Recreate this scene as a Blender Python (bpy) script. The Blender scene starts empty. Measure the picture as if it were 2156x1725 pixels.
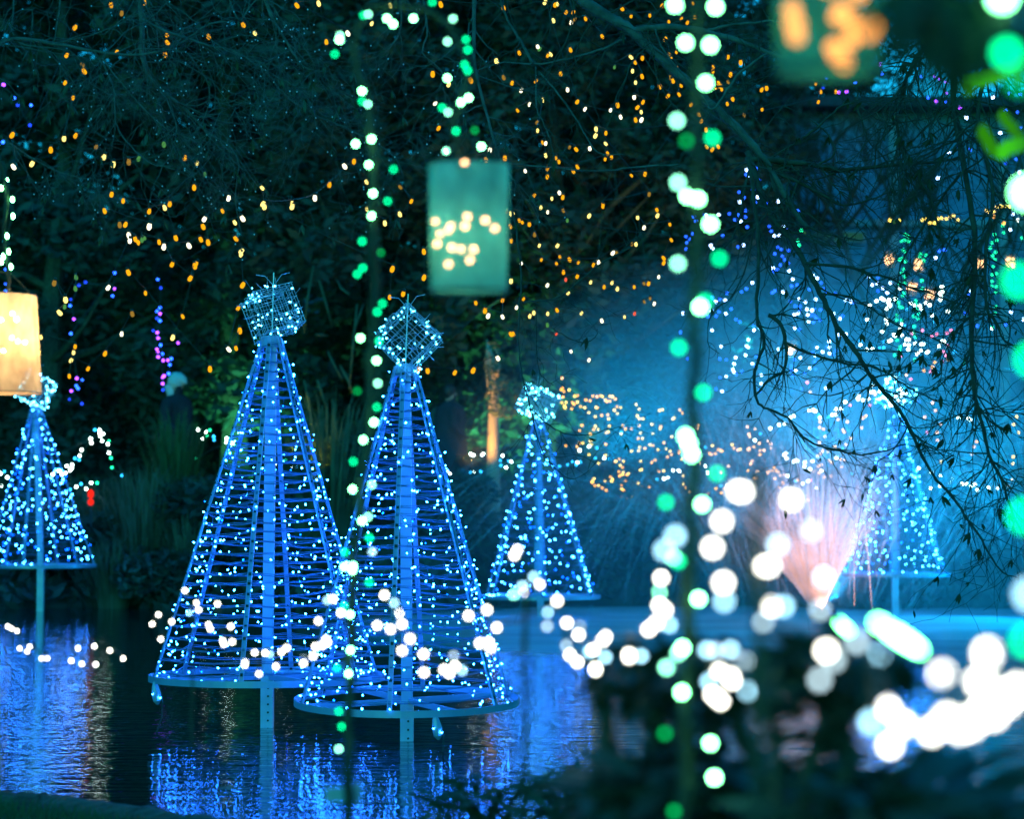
import bpy, bmesh, math, random
from mathutils import Vector, Matrix, Euler
random.seed(7)
RN = random.random
def U(a, b): return a + (b - a) * random.random()
sc = bpy.context.scene
COL = sc.collection

# ------------------------------------------------------------------ camera, world, exposure
FPX = 4500.0            # focal length in units of a 2156 px wide picture
CAMZ = 1.2
PITCH = math.atan(216.5 / FPX)
cam = bpy.data.cameras.new('camera'); camo = bpy.data.objects.new('camera', cam); COL.objects.link(camo)
cam.sensor_width = 36.0; cam.lens = 36.0 * FPX / 2156.0
cam.clip_start = 0.1; cam.clip_end = 600
camo.location = (0, 0, CAMZ); camo.rotation_euler = (math.pi / 2 + PITCH, 0, 0)
cam.dof.use_dof = True; cam.dof.focus_distance = 12.0; cam.dof.aperture_fstop = cam.lens / 30.0
cam.dof.aperture_blades = 0
sc.camera = camo

w = bpy.data.worlds.new('World'); sc.world = w; w.use_nodes = True
wn = w.node_tree.nodes; wl = w.node_tree.links
for n in list(wn): wn.remove(n)
wout = wn.new('ShaderNodeOutputWorld'); wbg = wn.new('ShaderNodeBackground')
sky = wn.new('ShaderNodeTexSky'); sky.sky_type = 'NISHITA'; sky.sun_disc = False
sky.sun_elevation = math.radians(1.0); sky.sun_rotation = math.radians(200); sky.ozone_density = 3.0
tint = wn.new('ShaderNodeMix'); tint.data_type = 'RGBA'; tint.blend_type = 'MULTIPLY'
tint.inputs[0].default_value = 1.0; tint.inputs[7].default_value = (0.02, 0.76, 0.94, 1)
wl.new(sky.outputs[0], tint.inputs[6]); wl.new(tint.outputs[2], wbg.inputs[0]); wl.new(wbg.outputs[0], wout.inputs[0])
wbg.inputs[1].default_value = 1.65

sc.view_settings.view_transform = 'Standard'; sc.view_settings.look = 'None'
sc.view_settings.exposure = 0.0; sc.view_settings.gamma = 1.0; sc.view_settings.use_curve_mapping = False
sc.render.engine = 'CYCLES'
cy = sc.cycles
cy.use_denoising = True
try: cy.denoiser = 'OPENIMAGEDENOISE'
except Exception: pass
cy.max_bounces = 6; cy.diffuse_bounces = 2; cy.glossy_bounces = 3; cy.transmission_bounces = 4
cy.transparent_max_bounces = 14; cy.volume_bounces = 0
cy.sample_clamp_indirect = 24.0; cy.sample_clamp_direct = 0.0
cy.caustics_reflective = True; cy.caustics_refractive = False
cy.use_light_tree = True
cy.volume_step_rate = 1.0; cy.volume_max_steps = 64

# ------------------------------------------------------------------ picture to place
_c, _s = math.cos(PITCH), math.sin(PITCH)
def P(px, py, Y):
    dx = px - 1078.0; dy = 862.5 - py
    d = Vector((dx, FPX * _c - dy * _s, FPX * _s + dy * _c))
    return Vector((0, 0, CAMZ)) + d * (Y / d.y)
def R(col, row, text):
    """'x,y,kind;...' read inside one zoomed tile -> (px, py, kind)"""
    out = []
    for t in text.split(';'):
        t = t.strip()
        if not t: continue
        a = t.split(',')
        out.append((col * 539.1 + float(a[0]) / 4.0, row * 431.2 + float(a[1]) / 4.0, a[2] if len(a) > 2 else ''))
    return out
def ppm(Y): return FPX / Y
def coc(Y): return 135.0 * abs(1.0 / Y - 1.0 / 12.0)

# ------------------------------------------------------------------ objects
WL = {}
def setp(o, label=None, cat=None, group=None, kind=None):
    if label: o['label'] = label
    if cat: o['category'] = cat
    if group: o['group'] = group
    if kind: o['kind'] = kind
def thing(name, loc, label, cat, group=None):
    o = bpy.data.objects.new(name, None); COL.objects.link(o)
    o.empty_display_size = 0.1
    o.location = loc; WL[o] = Vector(loc)
    setp(o, label, cat, group)
    return o
class MB:
    def __init__(s): s.v = []; s.f = []; s.m = []
    def add(s, vs, fs, mi=0):
        b = len(s.v); s.v.extend(vs)
        for f in fs: s.f.append(tuple(i + b for i in f)); s.m.append(mi)
    def tube(s, pts, r, n=5, cap=True, mi=0):
        k = len(pts)
        if k < 2: return
        rs = r if isinstance(r, (list, tuple)) else [r] * k
        vs = []; prev = None
        for i in range(k):
            t = (pts[min(i + 1, k - 1)] - pts[max(i - 1, 0)])
            if t.length < 1e-9: t = Vector((0, 0, 1))
            t.normalize()
            a = prev - t * prev.dot(t) if prev is not None else (t.cross(Vector((0, 0, 1))) if abs(t.z) < .9 else t.cross(Vector((1, 0, 0))))
            if a.length < 1e-6: a = t.orthogonal()
            a.normalize(); prev = a; b = t.cross(a)
            for j in range(n):
                an = 2 * math.pi * j / n
                vs.append(pts[i] + a * (rs[i] * math.cos(an)) + b * (rs[i] * math.sin(an)))
        fs = []
        for i in range(k - 1):
            for j in range(n):
                fs.append((i * n + j, i * n + (j + 1) % n, (i + 1) * n + (j + 1) % n, (i + 1) * n + j))
        if cap:
            fs.append(tuple(range(n))[::-1]); fs.append(tuple((k - 1) * n + j for j in range(n)))
        s.add(vs, fs, mi)
    def bar(s, a, b, wx, wy, side, mi=0):
        """flat bar from a to b, wx wide along `side`, wy thick"""
        t = (b - a).normalized(); u = (side - t * side.dot(t)).normalized(); v = t.cross(u)
        vs = []
        for p in (a, b):
            for (i, j) in ((-1, -1), (1, -1), (1, 1), (-1, 1)):
                vs.append(p + u * (i * wx / 2) + v * (j * wy / 2))
        s.add(vs, [(3, 2, 1, 0), (4, 5, 6, 7), (0, 1, 5, 4), (1, 2, 6, 5), (2, 3, 7, 6), (3, 0, 4, 7)], mi)
    def box(s, c, sx, sy, sz, mi=0):
        c = Vector(c)
        s.bar(c - Vector((0, 0, sz / 2)), c + Vector((0, 0, sz / 2)), sx, sy, Vector((1, 0, 0)), mi)
    def lathe(s, c, prof, n=12, axis=None, mi=0, cap=True):
        c = Vector(c); q = Matrix.Identity(3)
        if axis is not None: q = Vector((0, 0, 1)).rotation_difference(axis).to_matrix()
        vs = []
        for (r, z) in prof:
            for j in range(n):
                an = 2 * math.pi * j / n
                vs.append(c + q @ Vector((r * math.cos(an), r * math.sin(an), z)))
        fs = []
        for i in range(len(prof) - 1):
            for j in range(n):
                fs.append((i * n + j, i * n + (j + 1) % n, (i + 1) * n + (j + 1) % n, (i + 1) * n + j))
        if cap:
            fs.append(tuple(range(n))[::-1]); fs.append(tuple((len(prof) - 1) * n + j for j in range(n)))
        s.add(vs, fs, mi)
    def mesh(s, name, mats, off=None, smooth=False):
        me = bpy.data.meshes.new(name)
        vs = [(v - off) for v in s.v] if off is not None else s.v
        me.from_pydata([tuple(v) for v in vs], [], s.f)
        for m in (mats if isinstance(mats, (list, tuple)) else [mats]): me.materials.append(m)
        if any(s.m): me.polygons.foreach_set('material_index', s.m)
        if smooth: me.polygons.foreach_set('use_smooth', [True] * len(s.f))
        me.update()
        return me
    def part(s, name, mats, parent, smooth=False, kind=None, label=None):
        off = WL[parent]
        o = bpy.data.objects.new(name, s.mesh(name, mats, off, smooth)); COL.objects.link(o)
        o.parent = parent; WL[o] = off.copy()
        if kind: o['kind'] = kind
        if label: o['label'] = label
        return o
    def top(s, name, mats, smooth=False, kind=None, label=None, cat=None, group=None):
        o = bpy.data.objects.new(name, s.mesh(name, mats, None, smooth)); COL.objects.link(o)
        WL[o] = Vector((0, 0, 0)); setp(o, label, cat, group, kind)
        return o
def place(name, me, parent, loc, rot=None, scale=None):
    o = bpy.data.objects.new(name, me); COL.objects.link(o)
    o.parent = parent; o.location = Vector(loc) - WL[parent]; WL[o] = Vector(loc)
    if rot is not None: o.rotation_euler = rot
    if scale is not None: o.scale = scale if isinstance(scale, (tuple, list)) else (scale,) * 3
    return o

# ------------------------------------------------------------------ materials
def mat(name):
    m = bpy.data.materials.new(name); m.use_nodes = True
    nt = m.node_tree
    for n in list(nt.nodes): nt.nodes.remove(n)
    return m, nt, nt.nodes.new('ShaderNodeOutputMaterial')
def emis(name, c, s, sample=True):
    m, nt, out = mat(name)
    e = nt.nodes.new('ShaderNodeEmission'); e.inputs[0].default_value = (*c, 1); e.inputs[1].default_value = s
    nt.links.new(e.outputs[0], out.inputs[0])
    if not sample:
        m.cycles.emission_sampling = 'NONE'
    return m
def pbr(name, c1, c2=None, scale=6.0, rough=.7, metal=0.0, spec=.4, bump=0.0, stretch=(1, 1, 1), trans=None):
    m, nt, out = mat(name); N = nt.nodes; L = nt.links
    b = N.new('ShaderNodeBsdfPrincipled')
    b.inputs['Base Color'].default_value = (*c1, 1); b.inputs['Roughness'].default_value = rough
    b.inputs['Metallic'].default_value = metal; b.inputs['Specular IOR Level'].default_value = spec
    if c2:
        tc = N.new('ShaderNodeTexCoord'); mp = N.new('ShaderNodeMapping'); mp.inputs[3].default_value = stretch
        nz = N.new('ShaderNodeTexNoise'); nz.inputs['Scale'].default_value = scale; nz.inputs['Detail'].default_value = 5
        cr = N.new('ShaderNodeValToRGB'); cr.color_ramp.elements[0].position = .32; cr.color_ramp.elements[1].position = .68
        cr.color_ramp.elements[0].color = (*c1, 1); cr.color_ramp.elements[1].color = (*c2, 1)
        L.new(tc.outputs['Object'], mp.inputs[0]); L.new(mp.outputs[0], nz.inputs['Vector']); L.new(nz.outputs[0], cr.inputs[0])
        L.new(cr.outputs[0], b.inputs['Base Color'])
        if bump:
            bp = N.new('ShaderNodeBump'); bp.inputs[0].default_value = bump; bp.inputs[1].default_value = .02
            L.new(nz.outputs[0], bp.inputs['Height']); L.new(bp.outputs[0], b.inputs['Normal'])
    if trans:
        t = N.new('ShaderNodeBsdfTranslucent'); t.inputs[0].default_value = (*trans, 1)
        mx = N.new('ShaderNodeMixShader'); mx.inputs[0].default_value = .35
        L.new(b.outputs[0], mx.inputs[1]); L.new(t.outputs[0], mx.inputs[2]); L.new(mx.outputs[0], out.inputs[0])
    else:
        L.new(b.outputs[0], out.inputs[0])
    return m
M = {}
M['ground'] = pbr('ground_soil', (.018, .04, .022), (.05, .085, .04), 1.2, .95, bump=.6)
M['bark'] = pbr('bark_mossy', (.045, .055, .035), (.12, .13, .09), 22, .9, bump=.6)
M['barkdark'] = pbr('bark_dark', (.03, .035, .025), (.07, .075, .05), 20, .9, bump=.5)
M['barkgrey'] = pbr('bark_grey', (.05, .06, .045), (.14, .15, .12), 14, .85, bump=.6)
M['leaf_far'] = pbr('leaf_evergreen', (.025, .06, .05), (.08, .14, .10), 1.3, .6, spec=.3, trans=(.03, .07, .02))
M['leaf_dark'] = pbr('leaf_dry_dark', (.02, .035, .015), (.05, .07, .025), 8, .7, trans=(.03, .05, .01))
M['leaf_shrub'] = pbr('leaf_shrub', (.03, .06, .03), (.07, .12, .05), 9, .45, trans=(.04, .08, .02))
M['grass'] = pbr('grass_blade', (.03, .10, .03), (.07, .17, .05), 3, .6, trans=(.05, .14, .03))
M['reed'] = pbr('reed_blade', (.08, .11, .05), (.19, .20, .10), 3, .7, trans=(.08, .10, .04))
M['metal'] = pbr('painted_aluminium', (.25, .31, .48), (.32, .38, .56), 5, .32, metal=.25, spec=.6)
M['metalpost'] = pbr('galvanised_post', (.32, .36, .44), (.42, .46, .54), 9, .4, metal=.3, spec=.6)
M['wire'] = pbr('green_cable', (.02, .05, .035), rough=.5)
M['cablelit'] = pbr('cable_blue_lit', (.10, .17, .30), rough=.45)  # blue light of the bulbs is put into the cable colour
M['mesh'] = pbr('wire_mesh', (.55, .6, .62), rough=.35, metal=.5, spec=.6)
M['socket'] = pbr('bulb_socket', (.015, .04, .02), rough=.5)
M['rod'] = pbr('peeled_rod', (.03, .035, .02), (.06, .07, .04), 12, .85, bump=.4)
M['log'] = pbr('edging_log', (.06, .055, .04), (.13, .12, .09), 6, .9, bump=.7, stretch=(1, 6, 6))
M['coat'] = pbr('dark_coat', (.012, .014, .018), (.02, .022, .03), 12, .85)
M['trousers'] = pbr('dark_trousers', (.015, .017, .022), rough=.9)
M['skin'] = pbr('skin', (.45, .28, .2), rough=.55)
M['hat'] = pbr('pale_knit', (.5, .52, .5), (.65, .66, .62), 40, .9)
M['hair'] = pbr('dark_hair', (.02, .016, .012), rough=.5)
M['wall'] = pbr('painted_boards', (.10, .26, .42), (.15, .33, .50), 1.5, .8, stretch=(.3, .3, 6))
M['trim'] = pbr('pale_trim', (.35, .38, .40), rough=.6)
M['roof'] = pbr('roof_felt', (.05, .06, .07), (.08, .09, .10), 3, .9)
M['box'] = pbr('cable_box', (.35, .42, .42), rough=.5)
M['fixture'] = pbr('floodlight_case', (.05, .05, .055), rough=.4, metal=.5)
M['stump'] = pbr('peeled_trunk', (.30, .22, .14), (.42, .32, .2), 5, .8, bump=.5, stretch=(3, 3, .6))
M['redlens'] = emis('red_lens', (1, .02, .01), 1.4)

# lamps (things that give off light)
E = {
 'o': emis('bulb_orange', (1.0, .43, .008), 1.2), 'y': emis('bulb_yellow', (1.0, .80, .20), 2.0),
 'w': emis('bulb_warm_white', (1.0, .93, .62), 2.6), 'd': emis('bulb_dim_amber', (.75, .42, .06), .45),
 'gd': emis('bulb_dim_green', (.2, .8, .2), .35), 'r': emis('bulb_red', (1.0, .12, .06), 1.1), 'p': emis('bulb_pink', (1.0, .25, .4), 1.8),
 'tree': emis('led_blue', (.013, .165, 1.0), 118), 'treefar': emis('led_blue_far', (.022, .21, 1.0), 130), 'treedim': emis('led_blue_dim', (.001, .08, 1.0), 24),
 'cool': emis('led_cool', (.06, .50, 1.0), 30), 'coolfar': emis('led_cool_far', (.10, .6, 1.0), 60),
 'fg_w': emis('garland_white', (1.0, .97, .84), 15), 'fg_bw': emis('garland_blue_white', (.40, .80, 1.0), 9.0), 'fg_dim': emis('garland_pale', (.62, .86, .95), 5.0),
 'fg_g': emis('rod_green', (.0, .88, .30), 7.6), 'fg_gw': emis('rod_pale_green', (.26, 1.0, .60), 13), 'fg_gs': emis('rod_vivid_green', (.0, 1.0, .32), 9), 'fg_wg': emis('rod_white_green', (.21, 1.0, .38), 44),
 'fg_gd': emis('rod_dim_green', (.0, .6, .12), 3.2), 'big': emis('rod_bulb_bright', (.14, 1.0, .24), 60),
 'far_w': emis('fairy_white', (.75, 1.0, .92), 26), 'far_b': emis('fairy_teal', (.02, .40, .85), 9), 'far_g': emis('fairy_green', (.01, .75, .30), 9),
 'blue': emis('fairy_blue', (.015, .10, 1.0), 10), 'blued': emis('fairy_blue_dim', (.01, .05, .8), 4), 'bluew': emis('fairy_blue_white', (.35, .55, 1.0), 30),
 'violet': emis('fairy_violet', (.28, .05, 1.0), 11), 'far_o': emis('fairy_amber', (1.0, .42, .03), 9), 'far_y': emis('fairy_yellow', (1.0, .68, .10), 10),
 'far_p': emis('fairy_pink', (1.0, .22, .38), 8), 'peach': emis('fairy_peach', (1.0, .52, .22), 9),
 'lan': emis('lantern_bulb', (1.0, .50, .24), 25), 'lan2': emis('lantern_bulb_amber', (1.0, .34, .07), 6.5), 'lanbig': emis('lantern_bulb_bright', (1.0, .64, .32), 270),
}
# bulb meshes (shared)
def sphere_mesh(name, m, nu=8, nv=6):
    b = MB(); prof = []
    for i in range(nv + 1):
        a = math.pi * i / nv; prof.append((max(.02, math.sin(a)) * .5, -math.cos(a) * .5))
    b.lathe((0, 0, 0), prof, nu)
    return b.mesh(name, m, smooth=True)
SPH = {k: sphere_mesh('bulb_' + k, m) for k, m in E.items()}
def c9_mesh(name, m):
    b = MB()
    b.lathe((0, 0, 0), [(.004, -.027), (.011, -.024), (.0155, -.014), (.0165, -.004), (.0145, .008), (.011, .018), (.0095, .021)], 9, mi=0)
    b.lathe((0, 0, 0), [(.0105, .0205), (.0115, .024), (.0115, .038), (.006, .041)], 9, mi=1)
    return b.mesh(name, [m, M['socket']])
C9 = {k: c9_mesh('bulb_c9_' + k, E[k]) for k in ('o', 'y', 'w', 'd', 'gd', 'r', 'p', 'big')}
def led_mesh(name, m, r=.0042, L=.013):
    b = MB()
    b.lathe((0, 0, 0), [(.001, -L * .55), (r, -L * .35), (r * 1.08, 0), (r * .9, L * .3)], 7, mi=0)
    b.lathe((0, 0, 0), [(r * .85, L * .3), (r * .85, L * 1.0)], 6, mi=1)
    return b.mesh(name, [m, M['socket']])
LED = {k: led_mesh('led_' + k, E[k]) for k in ('tree', 'cool', 'treedim')}
LEDF = {k: led_mesh('led_' + k, E[k], .0062, .017) for k in ('treefar', 'coolfar', 'treedim')}

def noise2(x, y):
    return (math.sin(x * 1.7 + y * 2.3) + math.sin(x * .6 - y * 1.1 + 1.3) + math.sin(x * 3.1 + y * .7 + 4.2)) / 3

# ------------------------------------------------------------------ ground, water
def smooth(t): t = max(0.0, min(1.0, t)); return t * t * (3 - 2 * t)
def yn(x):
    if x < 0: return 6.9 + 1.5 * smooth((-x - .55) / 1.5) + .05 * math.sin(x * 4)
    return 6.9 + 1.7 * smooth((x - .9) / .9)
def yf(x): return 26.6 + .5 * math.sin(x * .9) + .25 * math.sin(x * 2.3 + 1) + (0.4 if x > -1 else -.3)
def xl(y): return -5.0 - 3.6 * smooth((y - 16) / 5) - .2 * math.sin(y)
def ground_z(x, y):
    d = min(y - yn(x), yf(x) - y, x - xl(y), 8.6 - x)
    if d >= 0: return -min(.75, .55 * d) - .01
    if y <= yn(x) + .01 or y < 20:
        return .06 * (1 - math.exp(d * 9)) + .05 * (1 - math.exp(d)) + .015 * noise2(x * 3, y * 3)
    t = y - yf(x); tt = max(t, -d if t < 0 else t)
    z = 1.35 * smooth(tt / 3.2)
    side = smooth((x - 2) / 9)
    if t > 6.5: z += (min(t, 55) - 6.5) * (.20 * (1 - side) + .035 * side)
    return z + .06 * noise2(x * 1.3, y * 1.3)
def grid(a):
    out = []
    for (s, e, st) in a:
        n = max(1, int(round((e - s) / st)))
        out += [s + (e - s) * i / n for i in range(n)]
    return out + [a[-1][1]]
gx = grid([(-90, -14, 6), (-14, -8, .8), (-8, 9, .35), (9, 16, 1), (16, 90, 6)])
gy = grid([(-8, 5.6, 1), (5.6, 11, .15), (11, 24, .8), (24, 36, .35), (36, 60, 1.5), (60, 260, 12)])
b = MB(); nx = len(gx)
b.v = [Vector((x, y, ground_z(x, y))) for y in gy for x in gx]
for j in range(len(gy) - 1):
    for i in range(nx - 1):
        b.f.append((j * nx + i, j * nx + i + 1, (j + 1) * nx + i + 1, (j + 1) * nx + i)); b.m.append(0)
b.top('ground', M['ground'], smooth=True, kind='structure')

m, nt, out = mat('pond_water'); N = nt.nodes; L = nt.links
tc = N.new('ShaderNodeTexCoord')
def wave(sx, sy, scale, detail, dist=0.0):
    mp = N.new('ShaderNodeMapping'); mp.inputs[3].default_value = (sx, sy, 1); L.new(tc.outputs['Object'], mp.inputs[0])
    nz = N.new('ShaderNodeTexNoise'); nz.inputs['Scale'].default_value = scale; nz.inputs['Detail'].default_value = detail
    nz.inputs['Distortion'].default_value = dist
    L.new(mp.outputs[0], nz.inputs['Vector']); return nz.outputs[0]
n1 = wave(.55, 1.0, 6.0, 2.0, .4); n2 = wave(.22, 1.0, 16.0, 2.0); n3 = wave(.35, 1.0, 1.3, 5.0, .6)
ad = N.new('ShaderNodeMath'); ad.operation = 'MULTIPLY_ADD'; ad.inputs[1].default_value = .8; L.new(n2, ad.inputs[0]); L.new(n1, ad.inputs[2])
bp = N.new('ShaderNodeBump'); bp.inputs[0].default_value = 1.0; bp.inputs[1].default_value = .0066
L.new(ad.outputs[0], bp.inputs['Height'])
pb = N.new('ShaderNodeBsdfPrincipled'); pb.inputs['Base Color'].default_value = (.002, .012, .014, 1)
pb.inputs['IOR'].default_value = 1.333; pb.inputs['Specular IOR Level'].default_value = .5
L.new(bp.outputs[0], pb.inputs['Normal'])
# where the fountain's spray falls the surface is pitted and foamy
sx = N.new('ShaderNodeSeparateXYZ'); L.new(tc.outputs['Object'], sx.inputs[0])
def mathn(op, a, b2=None, c=None, clamp=False):
    n = N.new('ShaderNodeMath'); n.operation = op; n.use_clamp = clamp
    for i, v in enumerate((a, b2, c)):
        if v is None: continue
        if isinstance(v, (int, float)): n.inputs[i].default_value = v
        else: L.new(v, n.inputs[i])
    return n.outputs[0]
ex = mathn('DIVIDE', mathn('SUBTRACT', sx.outputs[0], 3.2), 5.4)
ey = mathn('DIVIDE', mathn('SUBTRACT', sx.outputs[1], 22.6), 6.2)
rr = mathn('SQRT', mathn('ADD', mathn('MULTIPLY', ex, ex), mathn('MULTIPLY', ey, ey)))
mask = mathn('SUBTRACT', 1.0, mathn('MULTIPLY', mathn('SUBTRACT', mathn('ADD', rr, mathn('MULTIPLY', n1, .25)), .92), 4.5, clamp=True), clamp=True)
L.new(mathn('MULTIPLY_ADD', mask, .42, .015), pb.inputs['Roughness'])
df = N.new('ShaderNodeBsdfDiffuse'); df.inputs[0].default_value = (.6, .66, .7, 1)
mx = N.new('ShaderNodeMixShader'); L.new(mathn('MULTIPLY', mask, mathn('MULTIPLY_ADD', n3, .75, .02)), mx.inputs[0])
L.new(pb.outputs[0], mx.inputs[1]); L.new(df.outputs[0], mx.inputs[2]); L.new(mx.outputs[0], out.inputs[0])
M['water'] = m
b = MB(); b.add([Vector((-14, 6, 0)), Vector((14, 6, 0)), Vector((14, 32, 0)), Vector((-14, 32, 0))], [(0, 1, 2, 3)])
b.top('water', M['water'], kind='structure')

# ------------------------------------------------------------------ woodland behind the pond
def leaf_quads(mb, c, rad, n, size, flat=1.0, mi=0):
    for _ in range(n):
        while True:
            q = Vector((U(-1, 1), U(-1, 1), U(-1, 1)))
            if q.length < 1: break
        q = q.normalized() * (q.length ** .55)
        p = c + Vector((q.x * rad[0], q.y * rad[1], q.z * rad[2]))
        a = Vector((U(-1, 1), U(-1, 1), U(-.6, .6))).normalized(); t = Vector((U(-1, 1), U(-1, 1), U(-1, 1)))
        bb = a.cross(t).normalized(); s = size * U(.6, 1.5)
        mb.add([p - a * s, p + bb * s * .42, p + a * s, p - bb * s * .42], [(0, 1, 2, 3)], mi)
def crown_mesh(name, seed, H, Rr, nclump, per, size):
    random.seed(seed); b = MB()
    for i in range(nclump):
        z = H * (.04 + .96 * (i + RN()) / nclump); k = math.sin(math.pi * min(1, .18 + .82 * z / H)) ** .6
        an = U(0, 6.28); rr_ = Rr * k * math.sqrt(RN())
        c = Vector((rr_ * math.cos(an), rr_ * math.sin(an), z)); s = U(.45, .95) * Rr * .36
        leaf_quads(b, c, (s * 1.2, s * 1.2, s * .75), per, size)
    return b.mesh(name, M['leaf_far'])
def trunk_mesh(name, seed, H, r):
    random.seed(seed); b = MB(); pts = []; x = y = 0
    for i in range(9):
        pts.append(Vector((x, y, H * i / 8 - .3))); x += U(-.12, .12); y += U(-.12, .12)
    b.tube(pts, [r * (1.25 if i == 0 else 1) * (1 - .085 * i) for i in range(9)], 8)
    for i in range(2, 8):
        for _ in range(3):
            an = U(0, 6.28); d = Vector((math.cos(an), math.sin(an), U(.1, .6)))
            q = [pts[i] + d * (t * U(.9, 1.1)) + Vector((0, 0, .15 * t * t)) for t in (0, .6, 1.2, 1.9)]
            b.tube(q, [r * .38, r * .28, r * .16, r * .06], 5)
    return b.mesh(name, M['bark'])
CR = [crown_mesh('tree_crown', 11 + k, H, Rr, 62, 260, .105) for k, (H, Rr) in enumerate(((10.5, 2.5), (12, 2.9), (8.5, 2.6)))]
TR = [trunk_mesh('tree_trunk', 31 + k, H, .2) for k, H in enumerate((9, 10, 7))]
random.seed(21)
spots = [(-10.5, 36, 1), (-7.4, 33.8, 0), (-4.6, 35.2, 1), (-2.0, 33.9, 0), (.5, 35.4, 1), (1.5, 35.6, 0), (-9.2, 41, 1), (-5.9, 40.5, 0), (-2.6, 42, 1), (1.4, 41.2, 1), (2.6, 42.5, 2),
         (-12, 47, 1), (-8, 48.5, 1), (-4, 49, 1), (.6, 49.5, 1), (4.2, 50.5, 0), (-1.5, 57, 1), (-10, 57, 1), (3.5, 60, 1), (-6, 60, 1), (12.6, 57, 2), (15.6, 60, 0), (7.4, 58, 0), (9.4, 60, 1)]
for (x, y, k) in spots:
    t = thing('evergreen_tree', (x, y, ground_z(x, y)), 'dark evergreen tree crowding the slope beyond the pond, leaves hiding its trunk', 'tree', 'dark evergreens beyond the pond')
    t.rotation_euler = (0, 0, U(0, 6.28)); s = U(.95, 1.15)
    t.scale = (s, s, s)
    for nm, me in (('trunk', TR[k]), ('crown', CR[k])):
        o = bpy.data.objects.new(nm, me); COL.objects.link(o); o.parent = t
# shrubs along the far shore
def shrub_mesh(name, seed, Rr, H, n, size, m):
    random.seed(seed); b = MB()
    for i in range(9):
        an = U(0, 6.28); rr_ = Rr * .65 * math.sqrt(RN()); c = Vector((rr_ * math.cos(an), rr_ * math.sin(an), H * U(.25, .75)))
        leaf_quads(b, c, (Rr * .5, Rr * .5, H * .32), n // 9, size)
    st = MB()
    for i in range(7):
        an = U(0, 6.28); q = [Vector((math.cos(an) * Rr * .5 * t_, math.sin(an) * Rr * .5 * t_, H * .7 * t_ - .05)) for t_ in (0, .35, .7, 1)]
        st.tube(q, [.03, .022, .015, .008], 5)
    return b.mesh(name, m), st.mesh('shrub_stem', M['bark'])
SHR = [shrub_mesh('shrub_leaves', 50 + k, 1.0, 1.1, 2600, .075, M['leaf_far']) for k in range(3)]
random.seed(77)
sh = [(-6.2, 27.4, .9), (-5.2, 28.2, 1.1), (-4.3, 26.9, .8), (-3.7, 27.7, 1.0), (-2.9, 27.4, .8), (-2.1, 28.3, 1.1), (-1.1, 27.8, .9), (-.2, 28.4, 1.0), (.9, 27.9, 1.0), (1.9, 28.2, 1.0), (3.4, 28.3, 1.1), (4.9, 28.2, 1.0), (6.4, 28.2, 1.1), (-4.75, 27.3, .75)]
for i, (x, y, s) in enumerate(sh):
    t = thing('shrub', (x, y, ground_z(x, y) - .05), 'low dark rounded shrub on the far shore of the pond', 'shrub', 'low shrubs along the far shore')
    t.scale = (s, s, s * U(.8, 1.05)); t.rotation_euler = (0, 0, U(0, 6.28))
    for nm, me in zip(('foliage', 'stems'), SHR[i % 3]):
        o = bpy.data.objects.new(nm, me); COL.objects.link(o); o.parent = t
# undergrowth covering the slope
random.seed(5); b = MB()
for _ in range(26000):
    x = U(-13, 13); y = 26.4 + (RN() ** 1.6) * 26
    if y < yf(x) - .1: continue
    if yf(x) + 3.1 < y < yf(x) + 5.6: continue
    z = ground_z(x, y); h = U(.08, .5); p = Vector((x, y, z + h * .6))
    a = Vector((U(-1, 1), U(-1, 1), U(.2, 1))).normalized(); q = a.cross(Vector((U(-1, 1), U(-1, 1), U(-1, 1)))).normalized(); s = U(.06, .17)
    b.add([p - a * s, p + q * s * .4, p + a * s, p - q * s * .4], [(0, 1, 2, 3)])
b.top('undergrowth', M['leaf_far'], kind='stuff', label='dark leafy undergrowth covering the slope behind the pond', cat='undergrowth')

# tall grass clumps on the far shore
def grass_clump(px, py, Y, H, n, spread, label, m='reed'):
    random.seed(int(px)); base = P(px, py, Y); base.z = ground_z(base.x, base.y)
    t = thing('tall_grass', base, label, 'grass clump'); b = MB()
    for _ in range(n):
        an = U(0, 6.28); r0 = spread * .35 * math.sqrt(RN()); p = base + Vector((math.cos(an) * r0, math.sin(an) * r0, -.03))
        d = Vector((math.cos(an), math.sin(an), 0)) * U(0, spread) * .8; h = H * U(.5, 1.05); wd = U(.007, .014)
        sd = Vector((math.cos(an + 1.4), math.sin(an + 1.4), 0)) * wd
        q = [p, p + d * .2 + Vector((0, 0, h * .5)), p + d * .6 + Vector((0, 0, h * .88)), p + d * 1.1 + Vector((0, 0, h * (1.0 if RN() > .35 else .8)))]
        b.add([q[0] - sd, q[0] + sd, q[1] - sd, q[1] + sd, q[2] - sd * .7, q[2] + sd * .7, q[3]], [(0, 1, 3, 2), (2, 3, 5, 4), (4, 5, 6)])
    b.part('blades', M[m], t, kind='stuff')
grass_clump(300, 1150, 27.4, 1.75, 420, .75, 'tallest clump of upright grass blades on the far left shore')
grass_clump(235, 1200, 26.9, 1.0, 260, .6, 'shorter grass clump beside the left cone tree and the red lamps')
grass_clump(395, 1200, 27.0, 1.1, 260, .6, 'drooping grass clump between the tall grass and the tallest cone tree')
grass_clump(368, 1120, 28.6, 1.75, 300, .7, 'dark grass clump screening the legs of the person in the pale hat', 'grass')
grass_clump(695, 1100, 27.6, 2.2, 220, .9, 'yellowish reed clump showing between the two near cone trees')
grass_clump(640, 1140, 27.2, 1.3, 160, .7, 'low reed clump behind the right edge of the tallest cone tree')

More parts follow.
